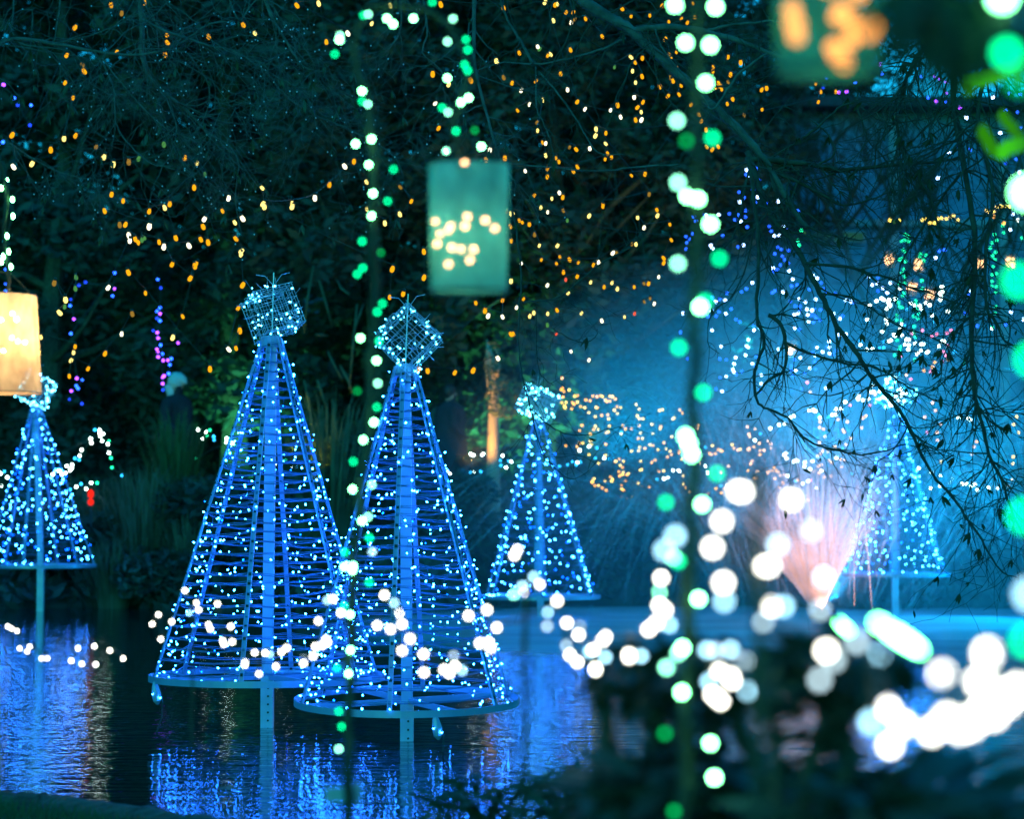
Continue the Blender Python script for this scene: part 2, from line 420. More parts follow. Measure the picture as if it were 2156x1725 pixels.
# ------------------------------------------------------------------ building among the trees
Yb = 52.0
bl = P(1640, 600, Yb); br = P(2250, 600, Yb); zt = P(1700, 235, Yb).z
t = thing('pavilion', (bl.x, Yb, ground_z(bl.x, Yb)), 'dim blue boarded building behind the branches in the upper right', 'building')
z0 = ground_z(bl.x, Yb) - 1.0; W = br.x - bl.x; cxb = (bl.x + br.x) / 2
nb = 12
for i in range(nb):
    b = MB(); h = (zt - z0) / nb; b.box((cxb, Yb + .2 + .012 * (i % 2), z0 + h * (i + .5)), W, .3, h - .025); b.part('board', M['wall'], t)
b = MB(); b.box((cxb, Yb + .25, (z0 + zt) / 2), W - .1, .2, zt - z0 - .1); b.part('wall', M['roof'], t)
b = MB(); b.box((cxb, Yb - .1, zt + .12), W + .6, 1.4, .24); b.part('roof', M['roof'], t)
b = MB(); b.box((cxb, Yb - .02, P(1700, 470, Yb).z), W, .12, .16); b.part('rail', M['trim'], t)
for px in (1650, 1880, 2110):
    b = MB(); q = P(px, 500, Yb); b.box((q.x, Yb - .08, (z0 + zt) / 2), .22, .2, zt - z0); b.part('post', M['trim'], t)
q = P(1765, 487, Yb)
b = MB(); b.box((q.x, Yb - .1, P(1765, 500, Yb).z), 1.3, .1, .28); win = b.part('window', M['trim'], t)
b = MB(); b.box((q.x, Yb - .16, P(1765, 500, Yb).z), 1.18, .02, .2); b.part('pane', emis('dim_window', (.03, .20, .10), .32), win)

# bare trees against the strip of sky, top right
def bare_tree(x, y, H, seed, label):
    random.seed(seed); base = Vector((x, y, ground_z(x, y))); t = thing('bare_tree', base, label, 'tree')
    b = MB(); tw = MB()
    def rec(p, d, ln, r, dep):
        pts = [p]; dd = d.copy()
        for i in range(4):
            dd = (dd + Vector((U(-.25, .25), U(-.25, .25), U(-.08, .22)))).normalized(); pts.append(pts[-1] + dd * ln / 4)
        (b if dep < 2 else tw).tube(pts, [r * (1 - .14 * i) for i in range(5)], 6 if dep < 2 else 4)
        if dep < 5:
            for _ in range(3 if dep else 5):
                k = random.randint(2, 4); an = U(0, 6.28)
                nd = (dd + Vector((math.cos(an), math.sin(an), U(-.1, .5))) * .9).normalized(); rec(pts[k], nd, ln * U(.5, .72), r * .5, dep + 1)
    rec(base - Vector((0, 0, .2)), Vector((0, 0, 1)), H * .45, .16, 0)
    b.part('trunk', M['barkdark'], t); tw.part('twigs', M['barkdark'], t)
bare_tree(8.2, 44, 10, 3, 'leafless tree in front of the sky gap, left of the pair at top right')
bare_tree(10.3, 46, 11, 4, 'leafless tree rising at the far right behind the blue building lights')
bare_tree(6.3, 46.5, 9, 6, 'leafless tree beside the left corner of the blue building')
bare_tree(9.2, 54.5, 13, 7, 'leafless tree rising behind the roof of the blue building, left one')
bare_tree(11.3, 55.5, 13, 8, 'leafless tree rising behind the middle of the blue building roof')
bare_tree(13.0, 54.5, 13, 9, 'leafless tree rising behind the right end of the blue building roof')

# ------------------------------------------------------------------ cone-shaped light trees standing in the pond
def cone_tree(px, ry, ax, ay, Y, hw, n, label, seed, far=False, tilt=0.0, turns=30, topper=None, tsize=.30, ntop=70, plug=None):
    random.seed(seed)
    c = P(px, ry, Y); a = P(ax, ay, Y); Rr = hw / ppm(Y)
    base = Vector((c.x, c.y, 0.0))
    t = thing('light_tree', base, label, 'light tree', 'cone-shaped light trees standing in the pond')
    rt = Matrix.Rotation(tilt, 3, 'X')
    def cone(an, k, push=0.0):          # k = 0 ring, 1 apex
        r = Rr * (1 - k) + .045 * k + push
        rim = rt @ Vector((math.cos(an) * r, math.sin(an) * r, 0))
        return c.lerp(a, k) + rim
    # post, ring and legs
    pw = .058 if not far else .066
    b = MB(); b.box(((c.x * .9 + a.x * .1), Y, (c.z + a.z) / 2 + .0), pw, pw, a.z - c.z); b.v = [v + Vector(((a.x - c.x) * ((v.z - c.z) / (a.z - c.z) - .1), 0, 0)) for v in b.v]
    b.part('mast', M['metal'], t)
    b = MB(); b.box((c.x, Y, c.z / 2 - .4), pw * 1.18, pw * 1.18, c.z + .8 + .004); post = b.part('post', M['metalpost'], t)
    if not far:
        for i in range(6):
            b = MB(); q = Vector((c.x + .008, Y - pw * .59 - .002, c.z - .06 - .045 * i)); b.lathe(q, [(.006, -.003), (.006, .003)], 8, Vector((0, 1, 0))); b.part('bolt_hole', M['barkdark'], post)
    b = MB(); nseg = 56; hb = .036; th = .006
    for i in range(nseg):
        an0 = 2 * math.pi * i / nseg; an1 = 2 * math.pi * (i + 1) / nseg
        vs = []
        for an in (an0, an1):
            for (dr, dz) in ((0, -hb / 2), (th, -hb / 2), (th, hb / 2), (0, hb / 2)):
                vs.append(cone(an, 0, .012 + dr) + Vector((0, 0, dz)))
        b.add(vs, [(0, 1, 5, 4), (1, 2, 6, 5), (2, 3, 7, 6), (3, 0, 4, 7)])
    b.part('ring', M['metal'], t, smooth=False)
    for k in range(2):
        b = MB(); an = .5 + k * math.pi / 2; b.bar(cone(an, 0), cone(an + math.pi, 0), .012, .03, Vector((0, 0, 1)).cross(cone(an, 0) - c)); b.part('spoke', M['metal'], t)
    nl = 6; off = .42
    for i in range(nl):
        an = off + 2 * math.pi * i / nl; b = MB(); p0 = cone(an, 0, .004); p1 = cone(an, 1, .004)
        tang = Vector((-math.sin(an), math.cos(an), 0)); rad = Vector((math.cos(an), math.sin(an), 0)); wd = .021 if not far else .026
        b.bar(p0, p1, wd, .004, tang)
        for sg in (-1, 1):
            b.bar(p0 + tang * sg * wd / 2 + rad * .004, p1 + tang * sg * wd / 2 + rad * .004, .004, .012, tang)
        b.part('leg', M['metal'], t)
    b = MB(); b.lathe(a + Vector((0, 0, -.05)), [(.056, 0), (.050, .06), (.040, .062)], 10); b.part('collar', M['metal'], t)
    # wound cable and its bulbs
    b = MB(); lead = MB(); pts = []; bul = []
    K = turns * nl * 3
    jit = [U(-.009, .009) for _ in range(turns * nl + 2)]
    for i in range(K + 1):
        f = i / K; an = off + f * turns * 2 * math.pi
        kk = .985 * f ** .92; loc = (i % 3) / 3.0; leg = i // 3
        seg0 = off + (leg // 1) * 2 * math.pi / nl
        p0 = cone(seg0, kk, .010); p1 = cone(seg0 + 2 * math.pi / nl, kk, .010)
        p = p0.lerp(p1, loc); sag = math.sin(math.pi * loc) * (.010 + .012 * abs(jit[leg]) / .006) * (1 - kk)
        p.z += -sag + jit[leg] * (1 - loc) + jit[leg + 1] * loc + U(-.002, .002)
        pts.append(p)
    for k0 in range(0, K, 240):
        seg = pts[k0:k0 + 241]; b.tube(seg, random.choice((.0026, .0030, .0034)) if not far else .0036, 4, cap=False)
        if not far: b.tube([p + Vector((0, 0, .007 + .004 * math.sin(i * 1.7))) for i, p in enumerate(seg)], .0021, 4, cap=False)
    b.part('cable', M['cablelit'], t)
    ties = MB()
    for i in range(0, K, 3):
        if RN() < .62: ties.box(pts[i] + Vector((0, 0, U(-.004, .004))), U(.010, .017), U(.010, .017), U(.006, .016))
    ties.part('ties', M['barkdark'], t, kind='stuff')
    # bulbs spread evenly along the wire length
    Ls = [0.0]
    for i in range(1, len(pts)): Ls.append(Ls[-1] + (pts[i] - pts[i - 1]).length)
    tot = Ls[-1]; k = 0; bulbs = []
    for i in range(n):
        s = (i + U(.1, .9)) / n * tot
        while Ls[k + 1] < s: k += 1
        p = pts[k].lerp(pts[k + 1], (s - Ls[k]) / max(1e-6, Ls[k + 1] - Ls[k]))
        rad = Vector((p.x - c.x, p.y - c.y, 0))
        rad = rad.normalized() if rad.length > 1e-4 else Vector((1, 0, 0))
        d = (rad * U(-.3, .9) + Vector((U(-.5, .5), U(-.5, .5), U(-1.1, .7)))).normalized()
        q = p + d * U(.018, .045); bulbs.append((q, -d)); lead.tube([p, q - d * .006], .0013 if not far else .002, 3, cap=False)
    lead.part('leads', M['cablelit'], t, kind='stuff')
    L_ = LEDF if far else LED
    random.shuffle(bulbs)
    rest = MB()
    for i, (q, d) in enumerate(bulbs):
        kd = ('treefar' if far else 'tree') if RN() > (.30 if far else .16) else 'treedim'
        rot = Vector((0, 0, 1)).rotation_difference(d).to_euler()
        if i < 285: place('bulb', L_[kd], t, q, rot, U(.58, .98) if not far else U(.8, 1.15))
        else: rest.lathe(q, [(.001, -.007), (.0045, -.004), (.0045, .002), (.0035, .005)], 6, d)
    if rest.v: rest.part('bulbs', E['tree'], t, kind='stuff')
    # wire box on top
    if topper:
        h = tsize / 2; q = Matrix.Rotation(topper[2], 3, 'Z') @ Matrix.Rotation(topper[0], 3, 'Y') @ Matrix.Rotation(topper[1], 3, 'X')
        tc_ = a + Vector((topper[3], 0, tsize * .60)); b = MB(); g = 6
        lo = h * .86
        for ax_ in range(3):
            for i in range(g + 1):
                for sd in (-1, 1):
                    u = -h + tsize * i / g
                    for (e1, e2) in ((1, 2), (2, 1)):
                        v0 = [0, 0, 0]; v1 = [0, 0, 0]
                        v0[ax_] = v1[ax_] = sd * h; v0[(ax_ + e1) % 3] = v1[(ax_ + e1) % 3] = u
                        v0[(ax_ + e2) % 3] = -h * 1.04; v1[(ax_ + e2) % 3] = h * 1.04
                        j = Vector((U(-.004, .004), U(-.004, .004), U(-.004, .004)))
                        mid = (Vector(v0) + Vector(v1)) / 2 + Vector((U(-.006, .006),) * 3)
                        b.tube([tc_ + q @ (Vector(v0) + j), tc_ + q @ mid, tc_ + q @ (Vector(v1) + j)], .0013 if not far else .002, 4, cap=False)
        for _ in range(14):
            v = Vector((U(-h, h), U(-h, h), U(-h, h))); v[random.randint(0, 2)] = random.choice((-h, h))
            vv = [v]
            for _ in range(6): vv.append(vv[-1] + Vector((U(-.06, .06), U(-.06, .06), U(-.06, .06))))
            vv = [Vector([max(-h * 1.08, min(h * 1.08, x)) for x in p]) for p in vv]
            b.tube([tc_ + q @ p for p in vv], .0016, 4, cap=False)
        b.tube([a + Vector((0, 0, -.05)), tc_ + Vector((0, 0, tsize * .98))], .0035, 5)
        for d in ((.09, 0, .05), (-.1, 0, .04)):
            b.tube([tc_ + Vector((0, 0, tsize * .66)), tc_ + Vector((d[0] * .5, 0, tsize * .72 + d[2])), tc_ + Vector((d[0], 0, tsize * .70 + d[2] * 1.3))], .002, 4)
        for _ in range(12):
            v = Vector((U(-h, h), U(-h, h), U(-h, h))); v[random.randint(0, 2)] = random.choice((-h, h))
            b.tube([tc_ + q @ v, tc_ + q @ (v * U(1.15, 1.4)) + Vector((U(-.02, .02), 0, U(-.02, .03)))], .0014, 4)
        tp = b.part('wire_box', M['mesh'], t)
        for i in range(ntop):
            v = Vector((U(-h, h), U(-h, h), U(-h, h))); v[random.randint(0, 2)] = random.choice((-h, h)) * 1.03
            d = Vector((U(-1, 1), U(-1, 1), U(-1, 1))).normalized()
            place('bulb', L_['coolfar' if far else 'cool'], tp, tc_ + q @ v + d * U(.004, .03), Vector((0, 0, 1)).rotation_difference(d).to_euler(), U(.6, 1.25))
    if plug:
        p0 = cone(plug[0], 0); b = MB()
        pts = [p0, p0 + Vector((.01, 0, -.04)), p0 + Vector((.03, -.01, -.11)), p0 + Vector((.025, 0, -.2)), p0 + Vector((-.02, .01, -.33)), p0 + Vector((-.03, .02, -.6))]
        b.tube(pts, .0045, 6); b.part('feed_cable', M['wire'], t)
        b = MB(); b.lathe(p0 + Vector((.004, -.01, -.13)), [(.006, 0), (.022, .02), (.026, .06), (.018, .1), (.008, .125)], 9, Vector((-.15, 0, 1)).normalized()); b.part('plug_cover', M['metalpost'], t)
        for k in range(2): place('bulb', LED['tree'], t, p0 + Vector((.02 * (k * 2 - 1), -.03, -.07 - .02 * k)), (1, 0, 0), 1.2)
    return t
cone_tree(563, 1426, 572, 712, 12.0, 240, 570, 'tallest cone light tree with a tilted wire box on top, left of the near pair', 101, tilt=-.012, turns=34, topper=(-.28, -.25, .5, .01), tsize=.235, ntop=52, plug=(-2.65,))
cone_tree(857, 1476, 853, 772, 11.3, 229, 560, 'near cone light tree with a diamond-tilted wire box and its ring lowest over the water', 102, tilt=.03, turns=33, topper=(.72, .35, .35, .015), tsize=.245, ntop=70, plug=(-1.25,))
cone_tree(86, 1192, 76, 856, 26.0, 112, 290, 'far cone light tree at the left edge beneath the cream lantern', 103, far=True, turns=20, topper=(.4, .2, .4, 0), tsize=.34, ntop=70)
cone_tree(1138, 1257, 1133, 884, 24.5, 123, 290, 'mid-distance cone light tree at the left edge of the blue spray', 104, far=True, turns=20, topper=(.3, .3, .6, 0), tsize=.32, ntop=60)
cone_tree(1884, 1210, 1886, 868, 25.0, 112, 290, 'hazy cone light tree inside the fountain mist on the right', 105, far=True, turns=20, topper=(.5, .2, .2, 0), tsize=.32, ntop=40)

# ------------------------------------------------------------------ fountain: nozzles, floodlights, jets and mist
FX, FY = 3.55, 24.4
ft = thing('fountain', (FX, FY, 0), 'fountain throwing a wide dome of blue-lit spray on the right of the pond', 'fountain')
b = MB(); b.lathe((FX, FY, -.4), [(.16, 0), (.16, .42), (.10, .46), (.06, .52)], 14); b.part('nozzle', M['fixture'], ft)
def spray_mat(name, alpha, c):
    m, nt, out = mat(name); N = nt.nodes; L = nt.links
    d = N.new('ShaderNodeBsdfDiffuse'); d.inputs[0].default_value = (*c, 1); tl = N.new('ShaderNodeBsdfTranslucent'); tl.inputs[0].default_value = (*c, 1)
    mx = N.new('ShaderNodeMixShader'); L.new(d.outputs[0], mx.inputs[1]); L.new(tl.outputs[0], mx.inputs[2])
    tr = N.new('ShaderNodeBsdfTransparent'); m2 = N.new('ShaderNodeMixShader'); m2.inputs[0].default_value = alpha
    L.new(tr.outputs[0], m2.inputs[1]); L.new(mx.outputs[0], m2.inputs[2]); L.new(m2.outputs[0], out.inputs[0])
    return m
M['spray'] = spray_mat('fountain_water', .17, (.85, .9, .92))
random.seed(9); b = MB()
for i in range(1500):
    an = U(0, 6.28); v0 = U(6.0, 8.1); el = math.radians(U(50, 84)); st = Vector((FX + 1.1 * math.cos(an) * (i % 3 > 0), FY + 1.1 * math.sin(an) * (i % 3 > 0), .06)); an += U(-.35, .35)
    vx = v0 * math.cos(el) * .8; vz = v0 * math.sin(el) * (.93); T = 2 * vz / 9.8
    t0 = U(0.0, .75) * T; t1 = min(T, t0 + U(.12, .3) * T); pts = []
    for k in range(6):
        tt = t0 + (t1 - t0) * k / 5; pts.append(st + Vector((math.cos(an) * vx * tt, math.sin(an) * vx * tt, vz * tt - 4.9 * tt * tt)))
    b.tube(pts, U(.002, .0042), 3, cap=False)
b.part('spray', M['spray'], ft, kind='stuff')
b = MB()
for i in range(1100):
    an = U(-.56, .42); v0 = U(4.6, 7.4); t0 = U(.02, .16) if i % 2 else .03; t1 = t0 + U(.12, .32); dy = U(-.08, .08)
    pts = [Vector((FX - .2 + U(-.1, .1) * 0 + math.sin(an) * v0 * tt, FY - .9 + dy * tt * 4, .03 + math.cos(an) * v0 * tt - 4.9 * tt * tt)) for tt in [t0 + (t1 - t0) * k / 5 for k in range(6)]]
    b.tube(pts, U(.0016, .0034), 3, cap=False)
b.part('fan_jet', spray_mat('jet_water', .12, (.85, .9, .92)), ft, kind='stuff')
def mist(name, lo, hi, ctr, rad, dens, label, power=1.0):
    m, nt, out = mat(name); N = nt.nodes; L = nt.links
    g = N.new('ShaderNodeNewGeometry'); sp = N.new('ShaderNodeSeparateXYZ'); L.new(g.outputs['Position'], sp.inputs[0])
    def mn(op, a, b2=None, clamp=False):
        n = N.new('ShaderNodeMath'); n.operation = op; n.use_clamp = clamp
        for i, v in enumerate((a, b2)):
            if v is None: continue
            if isinstance(v, (int, float)): n.inputs[i].default_value = v
            else: L.new(v, n.inputs[i])
        return n.outputs[0]
    s = None
    for i in range(3):
        e = mn('DIVIDE', mn('SUBTRACT', sp.outputs[i], ctr[i]), rad[i]); e = mn('MULTIPLY', e, e); s = e if s is None else mn('ADD', s, e)
    fall = mn('SUBTRACT', 1.0, s, True)
    nz = N.new('ShaderNodeTexNoise'); nz.inputs['Scale'].default_value = .8; nz.inputs['Detail'].default_value = 3; L.new(g.outputs['Position'], nz.inputs['Vector'])
    dn = mn('MULTIPLY', mn('MULTIPLY', mn('POWER', fall, power), dens), mn('ADD', nz.outputs[0], .5))
    v = N.new('ShaderNodeVolumePrincipled'); v.inputs['Color'].default_value = (.9, .95, 1, 1); v.inputs['Anisotropy'].default_value = .15
    L.new(dn, v.inputs['Density']); L.new(v.outputs[0], out.inputs['Volume'])
    b = MB(); b.box([(l + h) / 2 for l, h in zip(lo, hi)], hi[0] - lo[0], hi[1] - lo[1], hi[2] - lo[2])
    return b.top(name, m, kind='stuff', label=label, cat='mist')
mist('fountain_mist', (-3.2, 18.5, .03), (10.6, 31.0, 5.6), (4.2, 26.6, .6), (6.3, 4.4, 4.2), .092, 'cloud of fine blue-lit mist drifting round the fountain')
def floodlight(loc, aim, energy, color, ang, label, blend=.6, size=.06, fixture=True):
    d = (Vector(aim) - Vector(loc)).normalized()
    if fixture:
        t = thing('floodlight', loc, label, 'floodlight')
        b = MB(); b.lathe(Vector(loc) - d * .16, [(.03, 0), (.07, .03), (.085, .12), (.085, .13), (.07, .12), (.02, .10)], 12, d, cap=False); b.part('housing', M['fixture'], t)
        b = MB(); p0 = Vector(loc) - d * .12; b.tube([p0, Vector((p0.x, p0.y, min(p0.z - .2, ground_z(p0.x, p0.y) - .05)))], .012, 6); b.part('stake', M['fixture'], t)
    l = bpy.data.lights.new('floodlight_lamp', 'SPOT'); l.energy = energy; l.color = color; l.spot_size = math.radians(ang); l.spot_blend = blend; l.shadow_soft_size = size
    o = bpy.data.objects.new('floodlight_lamp', l); COL.objects.link(o); o.rotation_euler = Vector((0, 0, -1)).rotation_difference(d).to_euler()
    if fixture:
        o.parent = t; o.location = d * .03
    else: o.location = loc
    return o
BL = (.0, .46, 1.0)
floodlight((FX - 2.2, 30.9, ground_z(FX - 2.2, 30.9) + .5), (FX - 1.2, FY, 5.0), 2700, BL, 60, 'blue floodlight on the far bank aimed at the left half of the spray', .8)
floodlight((FX + .8, 31.2, ground_z(FX + .8, 31.2) + .5), (FX + .6, FY, 5.0), 3500, BL, 60, 'blue floodlight on the far bank straight behind the fountain nozzle', .8)
floodlight((8.0, 24.0, 2.2), (FX + .2, FY - 1.2, 1.2), 3200, BL, 84, 'blue floodlight added unseen on the right bank to brighten the spray and water')  # out of view, added to brighten the spray and the band of water
floodlight((FX + .2, FY + .9, .10), (FX + .1, FY + .3, 3.4), 420, BL, 110, 'blue floodlight just above the water behind the fountain nozzle')
floodlight((FX - .12, FY - .9, .06), (FX - .2, FY - .9, 1.5), 150, (1.0, .36, .20), 54, 'peach floodlight beneath the fan of jets in front of the fountain', .12)
floodlight((FX - .2, FY - 4.6, .12), (FX - .2, FY - .9, 1.05), 2500, (1.0, .37, .21), 29, 'peach floodlight added low on the water to even the light on the fan of jets', .7)  # second peach lamp, added to light the fan evenly
# floodlights hidden in the planting on the far bank
floodlight((-2.62, 27.8, 1.55), (-2.3, 28.3, 3.0), 200, (.9, .80, .08), 105, 'warm floodlight in the reeds between the two near cone trees')
floodlight((-.62, 27.9, 1.75), (-.26, 28.6, 2.75), 150, (1.0, .52, .11), 92, 'warm floodlight at the foot of the pale broken trunk')

floodlight((-4.2, 33.2, 1.7), (-3.8, 38, 6.5), 420, (.10, .9, .38), 90, 'green floodlight on the far path left of the tallest cone tree')
floodlight((.1, 33.0, 1.7), (.3, 38, 6.5), 650, (.12, .9, .30), 90, 'green floodlight on the far path behind the second cone tree')
random.seed(8); q = P(690, 1010, 28.2); q.z = ground_z(q.x, q.y)
t = thing('cane_clump', q, 'leaning yellowish dead canes lit warm between the two near cone trees', 'canes')
for (x0, y0, x1, y1) in ((700, 840, 712, 985), (716, 770, 742, 830), (752, 640, 735, 820), (735, 620, 710, 590), (668, 800, 690, 870), (757, 860, 750, 900), (665, 705, 690, 708), (672, 590, 700, 690), (660, 560, 640, 700), (690, 740, 720, 800), (640, 800, 655, 900), (720, 890, 724, 985), (747, 690, 765, 640), (690, 900, 684, 1000)):
    b = MB(); a = P(x0, y0, 28.2 + U(-.3, .3)); c = P(x1, y1, 28.2 + U(-.3, .3)); mid = (a + c) / 2 + Vector((U(-.03, .03), 0, U(-.03, .03)))
    b.tube([a, mid, c], [.013, .016, .008], 6); b.part('cane', M['reed'], t, smooth=True)
# pale trunk and its lit leaves, right of the second cone tree
q = P(1035, 980, 28.6); q.z = ground_z(q.x, q.y)
t = thing('broken_trunk', q, 'pale broken tree trunk lit orange on the far bank', 'tree')
b = MB(); b.tube([q + Vector((.0, 0, -.1)), q + Vector((.02, 0, .7)), P(1040, 800, 28.6), P(1034, 762, 28.6), P(1025, 715, 28.6)], [.12, .10, .06, .075, .006], 8); b.tube([P(1042, 800, 28.6), P(1049, 770, 28.55), P(1046, 742, 28.6), P(1040, 730, 28.6)], [.05, .04, .02, .004], 6); b.tube([P(1036, 850, 28.6), P(1026, 800, 28.5), P(1021, 752, 28.5)], [.035, .02, .003], 6)
b.tube([P(1038, 780, 28.6), P(1046, 755, 28.6), P(1051, 735, 28.6)], [.035, .025, .012], 6); b.part('trunk', M['stump'], t, smooth=True)
random.seed(3); b = MB(); leaf_quads(b, P(1062, 835, 28.2), (.25, .2, .3), 300, .045); leaf_quads(b, P(1040, 765, 28.4), (.14, .12, .3), 90, .04); b.part('leaves', M['reed'], t)

# two red lamps by the left bank
t = thing('red_lamp', P(191, 1045, 27.2), 'red lamp pair on a short stake at the water edge by the grass', 'lamp')
b = MB(); b.tube([P(192, 1110, 27.2), P(191, 1035, 27.2)], .015, 6); b.part('stake', M['fixture'], t)
for y, k in ((1041, 1.3), (1058, 1.0)):
    b = MB(); b.lathe(P(191, y, 27.17), [(.012, -.04 * k), (.035, -.02 * k), (.038, .02 * k), (.012, .045 * k)], 9); b.part('lens', M['redlens'], t)

# ------------------------------------------------------------------ people on the far path
def person(head, zfoot, facing, hat, label, lean=0.0):
    H = head.z + .12 - zfoot; base = Vector((head.x, head.y, zfoot)); s = H / 1.72
    t = thing('person', base, label, 'person')
    me = bpy.data.meshes.new('body')
    J = [(0, 0, .95), (0, 0, 1.18), (0, 0, 1.38), (0, -.01, 1.47), (0, -.015, 1.56), (0, -.015, 1.66), (.10, 0, .90), (.11, -.02, .50), (.11, 0, .07), (.11, -.14, .03), (-.10, 0, .90), (-.11, .06, .50), (-.12, .12, .07), (-.12, -.01, .03),
         (.18, 0, 1.38), (.25, .02, 1.12), (.20, -.16, .98), (.16, -.24, .98), (-.18, 0, 1.38), (-.25, .02, 1.12), (-.20, -.16, .98), (-.16, -.24, .98)]
    ed = [(0, 1), (1, 2), (2, 3), (3, 4), (4, 5), (0, 6), (6, 7), (7, 8), (8, 9), (0, 10), (10, 11), (11, 12), (12, 13), (2, 14), (14, 15), (15, 16), (16, 17), (2, 18), (18, 19), (19, 20), (20, 21)]
    rad = [.14, .15, .14, .06, .085, .075, .095, .065, .045, .035, .095, .065, .045, .035, .065, .05, .038, .03, .065, .05, .038, .03]
    cs, sn = math.cos(facing), math.sin(facing)
    me.from_pydata([((x * cs - y * sn) * s, (x * sn + y * cs) * s, z * s) for x, y, z in J], ed, [])
    o = bpy.data.objects.new('body', me); COL.objects.link(o); o.parent = t
    md = o.modifiers.new('skin', 'SKIN'); sv = me.skin_vertices[0].data
    for i, r in enumerate(rad): sv[i].radius = (r * s, r * s)
    sv[0].use_root = True
    o.modifiers.new('sub', 'SUBSURF').levels = 2; o.modifiers['sub'].render_levels = 2
    me.materials.append(M['coat']); WL[o] = base.copy()
    hc = base + Vector((-.0, 0, 1.61 * s)); f = Vector((sn, -cs, 0))
    b = MB(); b.lathe(hc + Vector((0, 0, -.10 * s)), [(.03, -.02), (.062, .0), (.078, .05), (.082, .10), (.075, .16), (.045, .205), (.01, .215)], 14)
    b.tube([hc + f * .075 + Vector((0, 0, .03)), hc + f * .1 + Vector((0, 0, -.01)), hc + f * .082 + Vector((0, 0, -.02))], [.01, .014, .012], 6); b.part('head', M['skin'], t, smooth=True)
    b = MB()
    if hat:
        ax = (Vector((0, 0, 1)) + f * .55).normalized()
        b.lathe(hc - f * .035 + Vector((0, 0, .03)), [(.105, -.02), (.118, .03), (.118, .09), (.10, .14), (.06, .175), (.01, .185)], 14, ax)
        b.lathe(hc - f * .05 + Vector((0, 0, -.13)), [(.075, -.05), (.09, .03), (.10, .10), (.108, .16)], 12, (Vector((0, 0, 1)) - f * .25).normalized())
        b.tube([hc + f * .02 + Vector((.0, 0, .115)), hc + f * .10 + Vector((0, 0, .085)), hc + f * .165 + Vector((0, 0, .045))], [.10, .075, .02], 8)
        b.part('hat', M['hat'], t, smooth=True)
    else:
        b.lathe(hc - f * .012 + Vector((0, 0, -.02)), [(.07, -.04), (.09, .03), (.092, .1), (.075, .15), (.03, .175)], 14); b.part('hair', M['hair'], t, smooth=True)
    b = MB(); b.lathe(base, [(.255 * s, .72 * s), (.25 * s, .9 * s), (.22 * s, 1.1 * s), (.235 * s, 1.3 * s), (.20 * s, 1.42 * s), (.09 * s, 1.5 * s)], 16, cap=False)
    b.v = [Vector((v.x, base.y + (v.y - base.y) * .72, v.z)) for v in b.v]; b.part('coat', M['coat'], t, smooth=True)
pz = ground_z(-4.7, 30.6)
person(P(372, 815, 30.6), pz, 1.15, True, 'person in a pale knitted hat and dark coat walking on the far path')
person(P(948, 832, 31.5), ground_z(-.9, 31.5), 1.9, False, 'bare-headed person in dark clothes on the far path behind the cone trees')

# ------------------------------------------------------------------ overhanging trees
def poly(Y, pts):
    """picture polyline -> smooth points at distance Y (Y may be a pair: start, end)"""
    y0, y1 = Y if isinstance(Y, tuple) else (Y, Y)
    n = len(pts); q = [P(x, y, y0 + (y1 - y0) * i / max(1, n - 1)) for i, (x, y) in enumerate(pts)]
    out = []
    for i in range(n - 1):
        p0 = q[max(0, i - 1)]; p1 = q[i]; p2 = q[i + 1]; p3 = q[min(n - 1, i + 2)]
        for k in range(4):
            t = k / 4
            v = .5 * ((2 * p1) + (p2 - p0) * t + (2 * p0 - 5 * p1 + 4 * p2 - p3) * t * t + (3 * p1 - p0 - 3 * p2 + p3) * t ** 3)
            out.append(v + Vector((U(-1, 1), U(-1, 1), U(-1, 1))) * .004)
    out.append(q[-1]); return out
def taper(r0, r1, n): return [(r0 + (r1 - r0) * i / (n - 1)) * U(.92, 1.1) for i in range(n)]
class Twigs:
    def __init__(s): s.mb = MB(); s.tips = []
    def grow(s, p, d, ln, r, dep, droop=.05, wig=.35):
        n = 5; pts = [p]; dd = d.normalized()
        for i in range(n):
            dd = (dd + Vector((U(-wig, wig), U(-wig, wig) * .7, U(-wig, wig) - droop))).normalized(); pts.append(pts[-1] + dd * ln / n)
        s.mb.tube(pts, [max(.0011, r * (1 - .15 * i)) for i in range(n + 1)], 4 if r < .006 else 5, cap=False)
        s.tips.append((pts[-1], dd))
        if dep > 0:
            for _ in range(random.randint(2, 4)):
                k = random.randint(1, n); a = Vector((U(-1, 1), U(-.7, .7), U(-1, .8)))
                nd = (dd * .7 + a * .8).normalized(); s.grow(pts[k], nd, ln * U(.4, .75), r * .6, dep - 1, droop, wig)
def limb(t, tw, pts, r0, r1, nsp, ln, m, dep=1, droop=.05, name='limb'):
    b = MB(); rs = taper(r0, r1, len(pts)); b.tube(pts, rs, 7)
    b.part(name, m, t, smooth=True)
    for _ in range(nsp):
        k = random.randint(1, len(pts) - 1); d = (pts[k] - pts[k - 1]).normalized()
        a = Vector((U(-1, 1), U(-.6, .6), U(-1, .7))); tw.grow(pts[k], d * .5 + a, ln * U(.5, 1.2), max(.002, min(rs[k] * .5, .006)), dep, droop)
